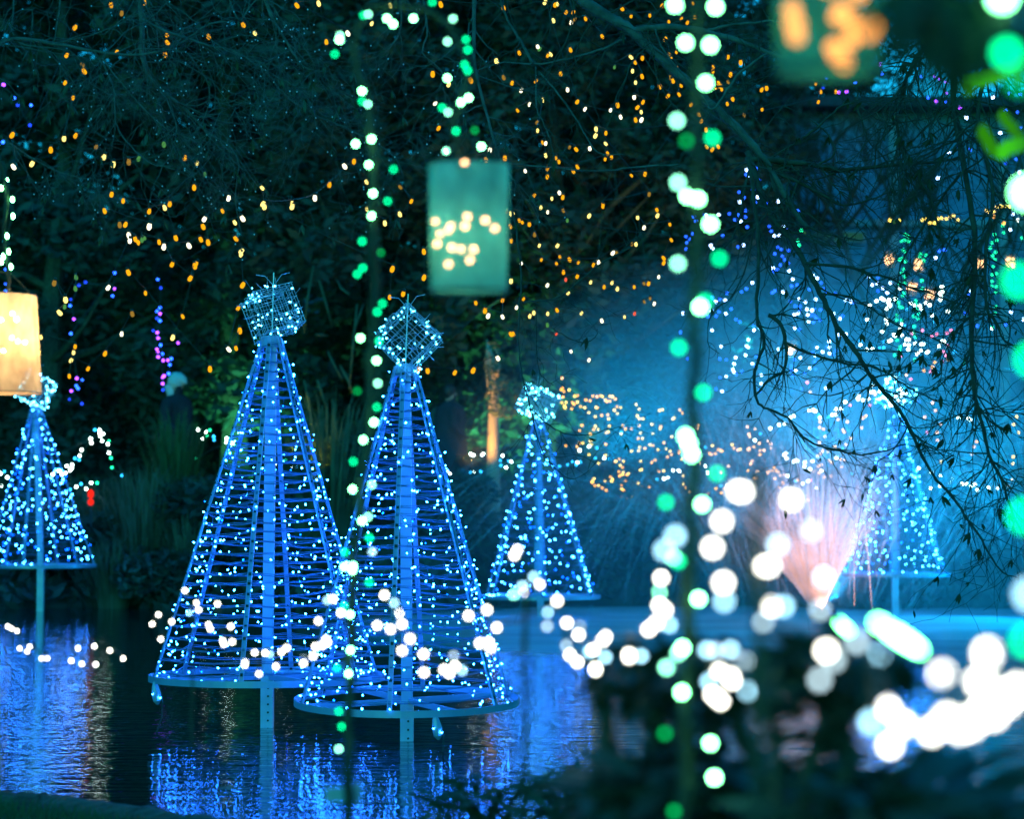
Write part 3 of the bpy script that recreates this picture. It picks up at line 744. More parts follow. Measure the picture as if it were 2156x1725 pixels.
# leaf clusters: five narrow drooping leaves
def cluster_mesh(name, seed, m, L0=.05):
    random.seed(seed); b = MB()
    for i in range((5, 3, 2, 4, 1)[seed % 5]):
        an = i * 1.26 + U(-.3, .3); d = Vector((math.cos(an) * .45, math.sin(an) * .45, -1)).normalized(); ln = L0 * U(.7, 1.15); sd = d.cross(Vector((math.cos(an), math.sin(an), .3))).normalized() * ln * .17
        p = [Vector((0, 0, 0)), d * ln * .4, d * ln * .75 + Vector((0, 0, -ln * .06)), d * ln + Vector((0, 0, -ln * .14))]
        n_ = sd.cross(d).normalized() * ln * .05
        b.add([p[0], p[1] - sd, p[1] + n_, p[1] + sd, p[2] - sd * .7, p[2] + n_, p[2] + sd * .7, p[3]], [(0, 1, 2), (0, 2, 3), (1, 4, 5, 2), (2, 5, 6, 3), (4, 7, 5), (5, 7, 6)])
    return b.mesh(name, m)
CLD = [cluster_mesh('leaf_cluster', 60 + k, M['leaf_dark']) for k in range(5)]
CLG = [cluster_mesh('leaf_cluster_green', 70 + k, M['leaf_shrub'], .055) for k in range(3)]

# -- tree on the right bank, silhouetted against the spray
random.seed(41)
base = Vector((3.7, 8.9, .1))
tr_ = thing('weeping_tree', base, 'leafless weeping tree whose dark boughs hang across the right half of the pond', 'tree')
tw = Twigs(); K = M['barkgrey']; KD = M['barkdark']
A = lambda *p: [Vector(q) for q in p]
limb(tr_, tw, A(base + Vector((0, 0, -.2)), (3.75, 8.95, 1.5), (3.6, 9.2, 3.2), (3.3, 9.8, 4.9), (2.6, 10.6, 6.2)), .17, .09, 0, .3, K, name='trunk')
limb(tr_, tw, A((3.3, 9.8, 4.9), (2.0, 10.8, 5.6), (.9, 11.5, 5.2), P(1180, -60, 11.5)), .06, .036, 2, .4, K)
limb(tr_, tw, poly(11.5, [(1180, -60), (1228, 0), (1291, 40), (1326, 62), (1378, 110), (1440, 165), (1490, 212), (1540, 257), (1590, 312), (1625, 362), (1668, 440), (1700, 480)]), .036, .016, 26, .45, K)
limb(tr_, tw, poly(11.5, [(1326, 66), (1400, 56), (1478, 65), (1553, 85), (1617, 110), (1690, 134), (1780, 142)]), .024, .008, 16, .4, K)
limb(tr_, tw, poly(11.5, [(1490, 62), (1560, 50), (1620, 44), (1690, 50)]), .010, .004, 6, .3, K)
limb(tr_, tw, poly(11.5, [(1570, 338), (1617, 336), (1712, 347), (1767, 357), (1842, 352), (1967, 340), (2040, 330)]), .019, .006, 22, .4, KD)
limb(tr_, tw, poly(11.5, [(1712, 350), (1758, 322), (1740, 280), (1710, 255)]), .007, .003, 5, .25, KD)
limb(tr_, tw, poly(11.5, [(1690, 290), (1725, 265), (1765, 228), (1803, 212), (1802, 182)]), .008, .004, 5, .25, KD)
limb(tr_, tw, poly(11.5, [(1803, 214), (1817, 262), (1824, 285), (1812, 322)]), .006, .002, 4, .2, KD)
limb(tr_, tw, poly(11.5, [(1617, 360), (1680, 382), (1735, 412), (1775, 432), (1830, 420), (1890, 400)]), .011, .003, 14, .35, KD)
limb(tr_, tw, poly((11.5, 11.2), [(1575, 318), (1605, 420), (1630, 465), (1667, 506), (1695, 556), (1727, 618), (1757, 676), (1777, 708), (1807, 748), (1830, 786), (1855, 821), (1892, 862), (1920, 910), (1942, 962), (1972, 1010), (2007, 1047), (2040, 1100), (2067, 1137), (2092, 1182), (2117, 1210), (2142, 1217)]), .018, .0035, 46, .42, KD)
limb(tr_, tw, poly(11.3, [(1695, 554), (1780, 561), (1830, 576), (1867, 584), (1910, 604), (1950, 614), (2040, 645), (2110, 650)]), .009, .003, 26, .38, KD)
limb(tr_, tw, poly(11.3, [(1617, 664), (1645, 684), (1655, 731), (1650, 779), (1617, 801), (1590, 836)]), .012, .005, 8, .3, KD)
limb(tr_, tw, poly(11.3, [(1574, 330), (1584, 380), (1588, 431), (1596, 500), (1596, 581), (1593, 668), (1610, 718), (1590, 781), (1593, 843), (1617, 862), (1657, 880), (1700, 927), (1767, 950), (1830, 957), (1905, 936)]), .012, .004, 34, .36, KD)
limb(tr_, tw, poly(11.3, [(1655, 723), (1717, 749), (1772, 764), (1842, 774), (1892, 801), (1930, 826), (1997, 854)]), .008, .003, 22, .34, KD)
limb(tr_, tw, poly(11.3, [(1727, 618), (1790, 625), (1850, 660), (1900, 690), (1950, 705), (2010, 735)]), .006, .003, 18, .32, KD)
limb(tr_, tw, A((2.6, 10.6, 6.2), (2.55, 10.8, 5.2), P(2090, -60, 11)), .05, .02, 4, .5, KD)
limb(tr_, tw, poly(11.0, [(2090, -60), (2040, 40), (2010, 120), (2010, 230), (2030, 360), (2050, 480), (2052, 556), (2047, 694), (2045, 756), (2052, 831), (2067, 887), (2082, 957), (2107, 1007), (2125, 1062), (2150, 1120)]), .020, .005, 110, .42, KD)
limb(tr_, tw, poly(10.8, [(2120, -60), (2085, 100), (2060, 250), (2090, 400), (2077, 520), (2077, 638), (2092, 671), (2115, 716), (2142, 733)]), .014, .004, 70, .42, KD)
limb(tr_, tw, poly(11.1, [(1990, 60), (1930, 120), (1905, 180), (1890, 260), (1905, 330), (1960, 420), (1985, 520)]), .013, .004, 60, .4, KD)
limb(tr_, tw, poly(11.2, [(2030, 360), (1980, 420), (1930, 500), (1895, 560), (1885, 640)]), .008, .003, 22, .36, KD)
limb(tr_, tw, poly(11.4, [(1617, 112), (1560, 150), (1530, 190), (1500, 230), (1470, 190), (1400, 110), (1380, 60)]), .008, .004, 8, .3, K)
limb(tr_, tw, poly(11.5, [(1580, 345), (1560, 440), (1540, 505), (1500, 540)]), .006, .003, 8, .3, KD)
limb(tr_, tw, poly(11.5, [(1588, 470), (1570, 560), (1545, 620), (1500, 660), (1490, 720), (1515, 745)]), .005, .002, 10, .25, KD)
# thin boughs of the same tree further left
limb(tr_, tw, poly(11.8, [(1318, 80), (1270, 102), (1228, 115), (1190, 125), (1123, 135), (1060, 132), (1000, 150)]), .008, .003, 14, .4, K)
limb(tr_, tw, poly(11.8, [(1123, 135), (1095, 85), (1078, 60), (1060, 20), (1050, -30)]), .008, .006, 8, .35, K)
limb(tr_, tw, poly(11.8, [(1128, 140), (1130, 225), (1153, 275), (1163, 312), (1175, 360)]), .005, .002, 8, .3, K)
limb(tr_, tw, poly(11.8, [(1133, 150), (1178, 200), (1228, 275), (1258, 320), (1315, 325)]), .006, .003, 10, .32, K)
limb(tr_, tw, poly(11.8, [(1010, 338), (1078, 344), (1128, 350), (1258, 360), (1328, 352), (1430, 346)]), .004, .006, 12, .28, K)
limb(tr_, tw, poly(11.6, [(1060, 360), (1078, 431), (1093, 531), (1097, 593), (1092, 681), (1093, 743), (1103, 806), (1118, 862), (1133, 927), (1153, 967), (1190, 1005), (1228, 1002), (1258, 970)]), .006, .002, 14, .3, KD)
limb(tr_, tw, poly(11.6, [(1100, 636), (1165, 631), (1195, 614), (1238, 576), (1286, 543), (1330, 520)]), .004, .006, 12, .28, KD)
limb(tr_, tw, poly(11.6, [(1160, 690), (1190, 708), (1228, 721), (1253, 711), (1258, 693)]), .004, .002, 5, .15, KD)
limb(tr_, tw, poly(11.6, [(1118, 862), (1170, 905), (1200, 915), (1245, 916), (1280, 903)]), .004, .002, 6, .2, KD)
limb(tr_, tw, poly(11.6, [(1128, 660), (1132, 750), (1140, 790), (1165, 812)]), .003, .002, 5, .2, KD)
tw.mb.part('twigs', KD, tr_)
tips = tw.tips[:]; random.shuffle(tips)
nleaf = 0
for (p, d) in tips:
    px = 1078 + p.x * FPX / p.y
    if nleaf >= 285: break
    if RN() < (.55 if px > 1650 else .16):
        place('leaf_cluster', random.choice(CLD), tr_, p + Vector((0, 0, -.004)), (U(-.7, .7), U(-.7, .7), U(0, 6)), U(.5, 1.5)); nleaf += 1

# -- tree on the left bank carrying the warm bulbs
random.seed(43)
base = Vector((-5.7, 14.2, .05))
tl_ = thing('overhanging_tree', base, 'mossy tree reaching in from the left with twiggy boughs over the cone trees', 'tree')
tw = Twigs()
limb(tl_, tw, A(base + Vector((0, 0, -.2)), (-5.6, 14.2, 1.6), (-5.3, 14.1, 3.2), (-4.6, 14.0, 4.8), (-3.4, 14.0, 6.2)), .2, .1, 0, .3, K, name='trunk')
limb(tl_, tw, A((-4.6, 14.0, 4.8), (-3.9, 14, 5.0), P(-60, 130, 14)), .06, .02, 2, .4, K)
limb(tl_, tw, poly(14, [(-60, 130), (-5, 92), (37, 82), (112, 91), (197, 107), (282, 116), (350, 103), (400, 78), (440, 50), (490, 44)]), .017, .005, 30, .55, K, 2)
limb(tl_, tw, poly(14, [(20, -60), (28, 0), (24, 50), (16, 82)]), .006, .004, 6, .3, K)
limb(tl_, tw, poly(14, [(120, -60), (127, 0), (120, 50), (113, 88)]), .006, .004, 6, .3, K)
limb(tl_, tw, poly(14, [(200, 110), (225, 150), (240, 190), (242, 240), (250, 275), (285, 318), (320, 345), (360, 350)]), .007, .003, 16, .45, K, 2)
limb(tl_, tw, poly(14, [(215, 122), (260, 180), (290, 215), (330, 255), (370, 280), (420, 300)]), .006, .002, 16, .45, K, 2)
limb(tl_, tw, A((-3.4, 14, 6.2), (-2.8, 14, 5.6), P(290, -60, 14)), .05, .022, 2, .4, K)
limb(tl_, tw, poly(14.3, [(290, -60), (296, 0), (298, 60), (302, 130), (330, 180), (388, 228), (440, 280), (500, 330)]), .022, .006, 30, .55, K, 2)
limb(tl_, tw, poly(14, [(300, 40), (350, 65), (395, 80), (440, 96), (500, 110), (560, 150), (610, 175), (650, 210)]), .010, .003, 24, .5, K, 2)
limb(tl_, tw, poly(14, [(470, -50), (500, 40), (530, 10), (560, -20)]), .006, .004, 6, .4, K)
limb(tl_, tw, poly(14, [(545, -40), (570, 30), (605, 90), (640, 140), (690, 150)]), .012, .004, 22, .5, K, 2)
limb(tl_, tw, poly(14.2, [(560, 150), (600, 200), (660, 240), (720, 265), (790, 300), (830, 330), (850, 370)]), .008, .003, 22, .45, K, 2)
limb(tl_, tw, poly(14.2, [(840, -40), (845, 40), (830, 90), (790, 120), (740, 130)]), .007, .003, 14, .4, K)
limb(tl_, tw, poly(14.2, [(880, -50), (900, 60), (890, 110), (930, 150), (925, 190)]), .007, .003, 14, .4, K)
limb(tl_, tw, poly(13.5, [(1002, -40), (998, 60), (1000, 140), (1020, 220), (1050, 330), (1080, 380)]), .014, .006, 16, .4, K, 2)
limb(tl_, tw, poly(14.2, [(440, 280), (500, 330), (495, 420), (510, 500)]), .006, .002, 8, .3, K)
limb(tl_, tw, poly(14.2, [(20, 300), (80, 340), (150, 370), (230, 380)]), .006, .002, 10, .4, K, 2)
limb(tl_, tw, poly(14.2, [(400, 120), (440, 180), (430, 250), (400, 290)]), .006, .002, 12, .4, K, 2)
tw.mb.part('twigs', K, tl_)
tips = tw.tips[:]; random.shuffle(tips)
for (p, d) in tips[:130]:
    place('leaf_cluster', random.choice(CLG), tl_, p, (U(-.3, .3), U(-.3, .3), U(0, 6)), U(.8, 1.5))
b = MB()
for (p, d) in tips[130:520]:
    b.lathe(p, [(.001, -.006), (.005, -.002), (.005, .002), (.001, .006)], 5)
b.part('droplets', M['mesh'], tl_, kind='stuff')  # pale beads, their colour standing in for the glint on rain droplets

# ------------------------------------------------------------------ light strings
def chain(pts):
    pts = pts[:]; pts.sort(key=lambda p: p.z); out = [pts.pop()]
    while pts:
        q = out[-1]; i = min(range(len(pts)), key=lambda k: (pts[k] - q).length); out.append(pts.pop(i))
    return out
def cable(t, pts, r, m='wire', sag=.02):
    b = MB(); q = []
    for i in range(len(pts) - 1):
        a, c = pts[i], pts[i + 1]; L_ = (c - a).length
        if L_ > 2.2:
            if len(q) > 1: b.tube(q, r, 4, cap=False)
            q = []; continue
        if not q: q = [a]
        for k in (1, 2, 3, 4): q.append(a.lerp(c, k / 4) + Vector((0, 0, -math.sin(math.pi * k / 4) * sag * L_)))
    if len(q) > 1: b.tube(q, r, 4, cap=False)
    if b.v: b.part('cable', M[m], t)
def string(name, pts, label, cat, group, meshes, Yf, size, jitter=0.0, cab=.003, c9=False, order='near', cm='wire'):
    loc = []
    for (px, py, k) in pts:
        Y = Yf(px, py) if callable(Yf) else Yf
        loc.append((P(px, py, Y + U(-jitter, jitter)), k))
    top = max((l for l, _ in loc), key=lambda v: v.z)
    t = thing(name, top, label, cat, group)
    for p, k in loc:
        if c9: place('bulb', meshes[k], t, p, (U(-.6, .6), U(-.6, .6), U(0, 6)), U(.85, 1.15) * (size(p) if callable(size) else size))
        else: place('bulb', meshes[k], t, p, (U(0, 3), U(0, 3), 0), size(p) if callable(size) else size * U(.85, 1.15))
    ps = [l + Vector((0, .01, .03 if c9 else .008)) for l, _ in loc]
    if order == 'near': ps = chain(ps)
    elif order == 'z': ps.sort(key=lambda v: -v.z)
    elif order == 'x': ps.sort(key=lambda v: v.x)
    if cab: cable(t, ps, cab, cm)
    return t
WARM = {
 (0, 0): "935,37,o;1025,108,d;632,228,o;562,463,o;985,437,o;1408,285,o;1408,355,o;1390,453,o;1755,305,o;2048,205,o;2145,275,y;708,597,o;695,543,d;550,693,o;615,820,o;103,1135,o;540,1163,y;637,1140,o;427,1260,o;271,1377,y;112,1402,w;810,1235,d;875,1320,y;955,1382,y;1085,1360,d;1380,1215,gd;1168,1335,gd;1557,1325,o;1655,1367,y;1725,1467,gd;1635,1577,o;1925,1668,w;940,1635,o;1037,1690,o;1430,1715,o;1215,15,o",
 (1, 0): "343,42,o;527,25,y;1130,42,y;1555,32,o;2083,62,o;975,195,y;773,278,w;592,350,o;1488,620,o;1805,672,o;2025,512,y;2085,650,d;1625,708,y;1510,867,w;1538,1077,o;1600,1268,w;1970,1262,w;2095,1330,o;1935,1345,o;825,1357,o;745,1398,w;930,1530,y;618,1553,o;1213,1575,d;50,1580,y;495,1665,w;1308,1693,o;60,1715,y;305,1712,y",
 (2, 0): "278,15,y;360,37,o;380,30,y;455,102,o;517,100,o;528,158,d;618,155,o;498,185,w;347,170,y;215,388,w;232,410,gd;60,443,o;300,465,o;322,455,y;492,417,o;408,617,o;203,682,o;0,695,o;78,758,w;262,840,y;148,875,w;467,752,w;550,855,o;615,917,w;45,928,o;830,925,w;888,882,o;913,982,w;1057,902,o;1087,940,y;1090,1007,w;1040,1007,o;1028,815,w;1103,857,o;1040,690,y;1094,640,o;1015,595,y;1000,478,y;1035,523,o;1097,485,o;863,562,gd;758,303,o;925,68,o;1003,132,o;1160,125,o;1265,42,o;1320,180,o;1427,155,o;1478,187,o;1537,138,o;1525,25,o;1292,325,o;1383,437,o;1340,493,o;1387,570,o;1323,450,d;1245,725,o;1315,805,o;1405,793,o;1422,720,o;1353,677,o;1330,650,d;1690,598,o;1695,560,o;1840,625,o;1737,697,o;1710,735,o;1753,722,o;1765,748,o;1818,688,d;1818,475,o;1925,522,o;2103,752,o;2143,738,o;1857,830,o;1812,872,o;2105,917,o;1573,963,o;1595,1017,o;1510,880,o;1948,1142,o;1687,1257,o;1637,1235,o;1735,1232,o;1632,1090,o;1955,968,d;215,1097,y;210,1028,d;257,1198,o;283,1205,w;283,1307,y;485,1237,d;538,1255,o;653,1248,w;707,1085,y;703,1140,y;790,1118,o;787,1208,y;837,1322,o;785,1337,o;803,1290,o;370,1330,o;393,1360,o;300,1417,o;297,1487,o;110,1438,w;550,1402,o;515,1442,o;1005,1477,o;1120,1463,o;187,1645,o;335,1670,y;398,1622,w;427,1660,o;1155,1633,d;765,1720,o;2560,700,o;2600,770,o;2727,770,o;2580,855,o",
 (0, 1): "880,50,o;1257,53,o;1385,22,y;1057,165,o;1008,167,d;1257,180,w;1085,253,w;1093,300,w;1140,287,o;1163,315,o;1210,275,gd;1195,295,gd;1340,313,o;1380,353,w;1480,277,o;1690,290,o;1722,120,w;1710,182,o;1590,343,w;1752,315,o;1985,285,o;1977,148,y;2042,113,w;1873,50,o;2035,390,y;2030,415,y;1450,500,o;1650,497,o;1640,515,o;1080,568,o;1603,618,o;2045,675,o;1225,743,o;912,697,w;458,657,d;1538,940,o;1113,918,d;2007,870,o;2020,1060,o;1025,1087,w;1455,1118,y;1925,1217,w;1987,1207,o;1768,1383,o;885,1253,o;633,1193,o;743,1380,o;583,1443,o;620,1243,y;600,1310,y;552,798,y;500,908,y;343,1113,y;327,1242,y;640,610,gd;635,705,gd;545,858,gd",
 (1, 1): "70,15,y;305,15,y;935,37,y;1085,153,y;1210,77,y;1148,540,o;1125,778,o;1240,748,o;1413,393,o;1415,612,o;1367,1387,o;1445,1397,o;1675,1413,o;1830,1395,o;1850,825,o;2077,803,o;1930,890,o;1955,935,w;2075,943,w;2035,1290,w;2107,53,d;2147,70,y;2140,180,o;2147,300,o;2147,640,y;2145,1090,o;985,1840,y",
 (2, 1): "5,68,y;242,22,y;300,60,w;430,45,d;765,10,o;85,145,o;60,130,o;145,162,o;190,250,d;230,342,y;383,342,y;247,462,o;78,490,w;402,438,o;483,460,o;558,485,o;373,495,o;433,567,o;452,630,r;550,602,o;650,92,y;465,130,gd;727,483,w;687,505,o;850,405,w;880,405,d;1043,330,y;1010,330,d;1057,105,y;1112,192,w;1218,40,o;1225,90,y;1328,162,o;1340,295,o;1275,448,o;1278,488,o;1235,607,w;1150,662,o;1110,662,d;1028,690,o;887,707,y;843,655,y;775,692,o;662,652,y;298,677,w;473,745,y;97,793,o;38,865,w;183,910,y;150,937,y;300,917,y;378,887,o;297,1012,gd;585,913,y;755,977,w;947,945,y;1198,832,w;1162,788,d;1113,817,d;1032,917,r;373,1085,r;10,1087,o;495,1233,w;648,1307,w",
}
WLAB = {(0, 0): 'orange and yellow bulb string through the twigs in the upper left corner', (1, 0): 'sparse amber bulb string around the arch of the green-lit rod',
        (2, 0): 'dense orange bulb string under the heavy bough at top centre', (0, 1): 'pale yellow and orange bulb string hanging over the grass and the far left cone tree',
        (1, 1): 'amber bulb string around the teal lantern and the two wire boxes', (2, 1): 'amber bulb string hanging above the blue spray, left of the right-hand green rod'}
random.seed(12)
def wy(px, py): return 14.6 + 1.1 * noise2(px / 160, py / 150) + (max(0, py - 560) / 170 * 2.2 if px > 1078 else max(0, py - 600) / 400)
for (c_, r_), s_ in WARM.items():
    string('warm_light_string', R(c_, r_, s_), WLAB[(c_, r_)], 'light string', 'strings of warm bulbs in the trees', C9, wy, (lambda p: .66 if p.x > .0 else .82), .25, .0022, True)
# far strings: blue, violet, amber, white, green
random.seed(14)
def addj(pts, n, x0, x1, y0, y1, kinds):
    for _ in range(n): pts.append((U(x0, x1), U(y0, y1), random.choice(kinds)))
    return pts
VIO = R(0, 1, "965,573,blue;963,706,violet;948,768,blue;720,653,blued;665,677,blued;590,850,blue;595,797,blued;622,963,violet;597,1085,blue;647,1463,violet;692,1477,blue;642,1525,blue;657,1547,blue;600,1570,violet;585,1640,blued;690,1677,blued;47,545,blue;48,668,blue;48,727,blue")
string('violet_light_string', VIO, 'violet and blue bulb string trailing down beside the cream lantern', 'light string', None, SPH, 26.0, .030, .3, .004)
VIO2 = R(0, 1, "1328,628,blue;1355,700,blued;1347,868,blue;1322,897,blue;1348,917,violet;1347,977,blue;1322,957,blued;1290,1060,blued;1325,1077,violet;1332,1123,violet;1353,1182,blue;1322,1217,violet;1330,1240,violet;1367,1255,blue;1332,1282,violet;1375,1312,violet;1413,1310,violet;1442,1297,blue;1430,1348,blue;1500,1163,violet;1420,1423,blue;1382,1442,violet;1370,1455,violet;1370,1507,violet;1372,1560,blued")
string('violet_light_string', VIO2, 'violet bulb string falling straight down above the person in the pale hat', 'light string', None, SPH, 26.0, .030, .15, .004)
string('blue_light_string', R(0, 0, "30,712,violet;118,825,blue;262,884,blue;150,884,blued;25,1195,blue;252,1053,blued"), 'few blue bulbs at the upper left edge of the trees', 'light string', None, SPH, 24.0, .030, .2, .003)
BLU = R(2, 1, "1740,83,bluew;1830,75,blue;1968,48,blue;1910,85,blue;1965,103,blue;1877,125,blue;1925,140,bluew;1980,187,blue;1607,83,blued;1632,90,bluew;1530,100,blue;1548,135,blue;1523,243,blue;1465,268,blue;1473,320,blue;1500,290,blue;1467,373,blue;1773,260,blue;1903,355,blue;1948,338,bluew;1673,343,bluew;1687,367,bluew;2023,655,bluew;1933,732,blue;1973,707,blue;1808,743,blue;1795,805,bluew;1747,795,blue;1715,815,bluew;1687,783,blue;1845,877,blue;1800,918,bluew;1743,902,blue;1678,887,bluew;1718,937,blue;1650,940,blue;1440,915,bluew;1885,965,blue;1917,985,blue;1683,1058,bluew;1760,1195,bluew;1990,1137,bluew;1975,1190,bluew;1988,1200,bluew;1967,1267,bluew;1883,1287,bluew;1870,1340,bluew;1860,1388,bluew;1868,1410,bluew;1887,1428,blue;2033,1023,blue;2037,1055,bluew;2088,1035,bluew;2023,1338,bluew;2050,1357,blue;1748,1298,blue;1803,1307,blue;1803,1447,bluew;1752,1457,blue;1933,1405,blue;1718,1553,blue;1768,1572,bluew;2097,1507,bluew;2100,1435,bluew;2083,1570,blue;2055,1280,blue;1420,1075,blue;1480,1297,blue")
BLU += R(2, 0, "2010,1385,bluew;1978,1430,bluew;2055,1415,blue;2003,1455,blue;1970,1470,blue;2005,1478,bluew;2035,1500,blue;2078,1513,blue;2037,1540,blue;2023,1565,bluew;2078,1563,blue;2030,1600,blue;2053,1603,blue;1912,1617,blue;2028,1660,bluew;2065,1660,bluew;1953,1663,blue;1917,1700,bluew;2050,1705,blue;2143,1712,blue")
string('blue_light_string', BLU, 'blue bulb string beside the right-hand green rod, thinning down into the mist', 'light string', 'blue strings beyond the fountain', SPH, 31.0, .026, .4, 0)
BLU2 = R(3, 1, "10,65,bluew;10,180,blue;25,220,blue;127,183,bluew;160,218,blue;53,260,bluew;95,258,bluew;82,357,blue;57,412,blue;110,375,blue;172,383,blue;120,433,blue;137,462,blue;103,507,blue;167,492,blue;42,533,bluew;77,545,blue;47,560,blue;177,557,bluew;208,627,bluew;198,685,blue;243,675,blue;57,725,blue;35,740,blue;125,735,bluew;347,712,blue;378,598,bluew;412,620,bluew;447,657,blue;470,710,blue;490,735,blue;565,745,blue;852,605,bluew;923,617,blue;920,663,bluew;875,675,bluew;965,703,bluew;925,727,blue;1003,742,bluew;1030,657,bluew;653,805,bluew;697,815,bluew;720,825,blue;260,793,bluew;187,815,blue;315,820,bluew;400,797,bluew;228,853,blue;267,857,blue;327,880,bluew;262,888,blue;370,890,bluew;388,880,blue;442,885,blue;250,917,bluew;220,927,bluew;333,928,bluew;363,933,blue;392,935,blue;405,953,blue;437,973,blue;340,985,bluew;380,988,blue;553,917,bluew;603,960,bluew;625,937,blue;223,1040,bluew;262,1050,blue;583,1097,bluew;605,1093,bluew;655,1090,bluew;515,1152,bluew;497,1200,blue;517,1200,bluew;412,1202,bluew;458,1240,bluew;517,1253,bluew;550,1260,blue;570,1230,blue;270,1290,bluew;393,1322,blue;223,1303,blue;195,1357,blue;193,1390,blue;232,1395,bluew;350,1377,bluew;400,1385,blue;308,1423,blue;207,1445,blue;283,1550,blue;485,1545,bluew;200,1570,blue;370,1645,blue;455,1680,blue;85,1217,bluew;375,1245,blue;395,1270,bluew;255,45,blue;1270,1660,blue")
string('blue_light_string', BLU2, 'blue bulb string draped down the far tree right of the hanging bough', 'light string', 'blue strings beyond the fountain', SPH, 31.5, .026, .4, 0)
BLU3 = R(3, 0, "490,650,blued;465,735,blued;595,775,violet;660,770,violet;735,690,blue;940,540,violet;960,615,blue;1275,570,blue;1290,640,blue;1405,635,violet;1450,660,violet;1500,685,violet;1505,778,violet;1415,850,violet;1490,855,blue;1560,880,blue;1615,905,violet;1760,862,blue;1895,820,bluew;1840,575,bluew;2035,785,blue;2125,790,blue;2100,945,blue;2000,930,blue;1670,990,bluew;1955,1120,bluew;1600,1225,blue;1700,1260,blue;1525,1285,bluew;1430,1500,bluew;1350,820,blue;2130,1080,blue;2000,1375,blued;85,1695,bluew;2120,1450,bluew;2090,1340,blue") + R(3, 1, "2063,80,bluew;2040,210,bluew;1410,445,bluew;1440,390,blue;1485,380,blue;1710,730,bluew;1660,915,blue;1760,1020,blue;2000,1010,blue;2045,905,bluew;2150,965,bluew;1690,760,blue")
string('blue_light_string', BLU3, 'blue and violet bulb string among the twigs in the upper right corner', 'light string', 'blue strings beyond the fountain', SPH, 30.0, .028, .5, 0)
AMB = R(2, 1, "412,1558,far_o;425,1545,far_o;437,1572,far_o;480,1560,far_y;428,1620,far_o;527,1613,far_y;550,1608,far_o;455,1665,far_y;418,1667,far_o;508,1667,far_o;550,1662,far_y;622,1645,far_o;657,1652,far_o;680,1612,far_o;715,1617,peach;743,1608,far_o;760,1615,far_y;823,1613,far_y;845,1617,far_y;870,1637,far_o;785,1645,far_y;797,1657,far_o;823,1655,far_o;577,1700,far_o;612,1710,far_y;718,1712,far_o;883,1700,far_o;447,1710,far_y;420,1460,peach")
AMB = addj(AMB, 70, 1178, 1440, 850, 975, ['far_o', 'far_o', 'far_y', 'far_y']); AMB = addj(AMB, 36, 1240, 1600, 930, 1045, ['far_o', 'far_y', 'far_y'])
AMB += R(2, 2, "930,490,far_o;937,530,far_y;930,550,far_y;965,550,far_o;932,603,far_o;950,603,far_o;925,640,far_o;922,670,far_y;938,680,far_o;922,735,d;958,755,far_o;998,740,far_y;1090,655,far_o;1157,655,far_o;675,605,far_y;690,585,far_y;727,643,far_y;698,643,far_o;780,605,far_y;845,588,far_y;1080,512,far_y")
string('amber_light_string', AMB, 'cloud of small amber bulbs right of the mid-distance cone tree', 'light string', 'amber strings beyond the fountain', SPH, 32.0, .024, .6, 0)
PEA = addj([], 34, 1465, 1640, 885, 1000, ['far_o', 'peach', 'peach']) + R(2, 2, "1467,660,far_o;1503,693,far_o;1435,722,far_o;1717,667,far_o;1790,667,far_o;1762,703,far_o;1657,712,far_o")
PEA += R(3, 2, "433,152,far_o;467,165,far_o;437,105,far_o;477,228,far_o;590,85,far_o;667,105,far_o;787,155,far_o;643,190,far_o;630,172,peach;695,243,far_o;655,295,far_o;433,277,peach;563,313,far_o;457,350,far_o;505,358,far_o;415,393,far_o;443,375,far_o;387,523,far_o;428,535,far_o;425,477,far_o;447,467,far_o;535,447,far_o;513,432,far_o;612,422,far_o;643,427,far_o;617,483,far_o;468,570,far_o;528,562,far_o;575,603,peach;390,628,far_o;247,595,far_o;358,597,far_p;50,490,far_o;35,515,far_o;70,517,far_o;85,530,far_o;102,558,peach;135,553,peach;10,522,far_o;125,620,far_o;57,583,far_o;308,705,far_o;337,762,far_o;335,823,far_o;410,850,far_o;437,835,far_o;400,877,far_o;350,887,far_o;308,873,peach;97,660,far_o;87,880,far_y;257,967,far_o")
string('amber_light_string', PEA, 'peach bulb string looping behind the peach-lit jets', 'light string', 'amber strings beyond the fountain', SPH, 30.5, .024, .5, 0)
AMB2 = R(3, 2, "1450,122,peach;1318,65,peach;1423,193,peach;1340,193,far_p;1428,260,peach;1458,443,far_y;1475,513,far_y;1757,273,far_o;1733,315,peach;1718,378,peach;2065,400,far_y;2063,457,far_y;2057,592,far_y;2027,650,far_o;1588,775,far_y;1673,828,far_y;1930,827,far_y;1828,892,far_y;1780,912,far_y;2110,195,far_y;2067,128,far_y;2093,62,far_y;1407,10,peach;797,75,far_o;823,55,far_o") + R(3, 1, "1515,1305,far_o;1403,1328,far_o;1383,1368,far_o;1313,1398,far_o;1163,1435,peach;355,1578,peach;1385,1668,peach;1540,1058,far_p;1505,1083,far_p;1420,1090,far_p;1378,1110,far_p;1213,1085,far_p;1298,1058,far_p;1475,1237,far_p;1498,1272,far_p;1465,1320,far_p;1368,1405,far_p;1200,1470,far_p;1113,1275,far_p;330,1497,far_p;1515,1187,far_p;905,1600,peach;855,1690,far_p;690,1690,far_p") 
string('amber_light_string', AMB2, 'scattered pink and yellow bulbs right of the hazy cone tree', 'light string', 'amber strings beyond the fountain', SPH, 30.0, .026, .5, 0)
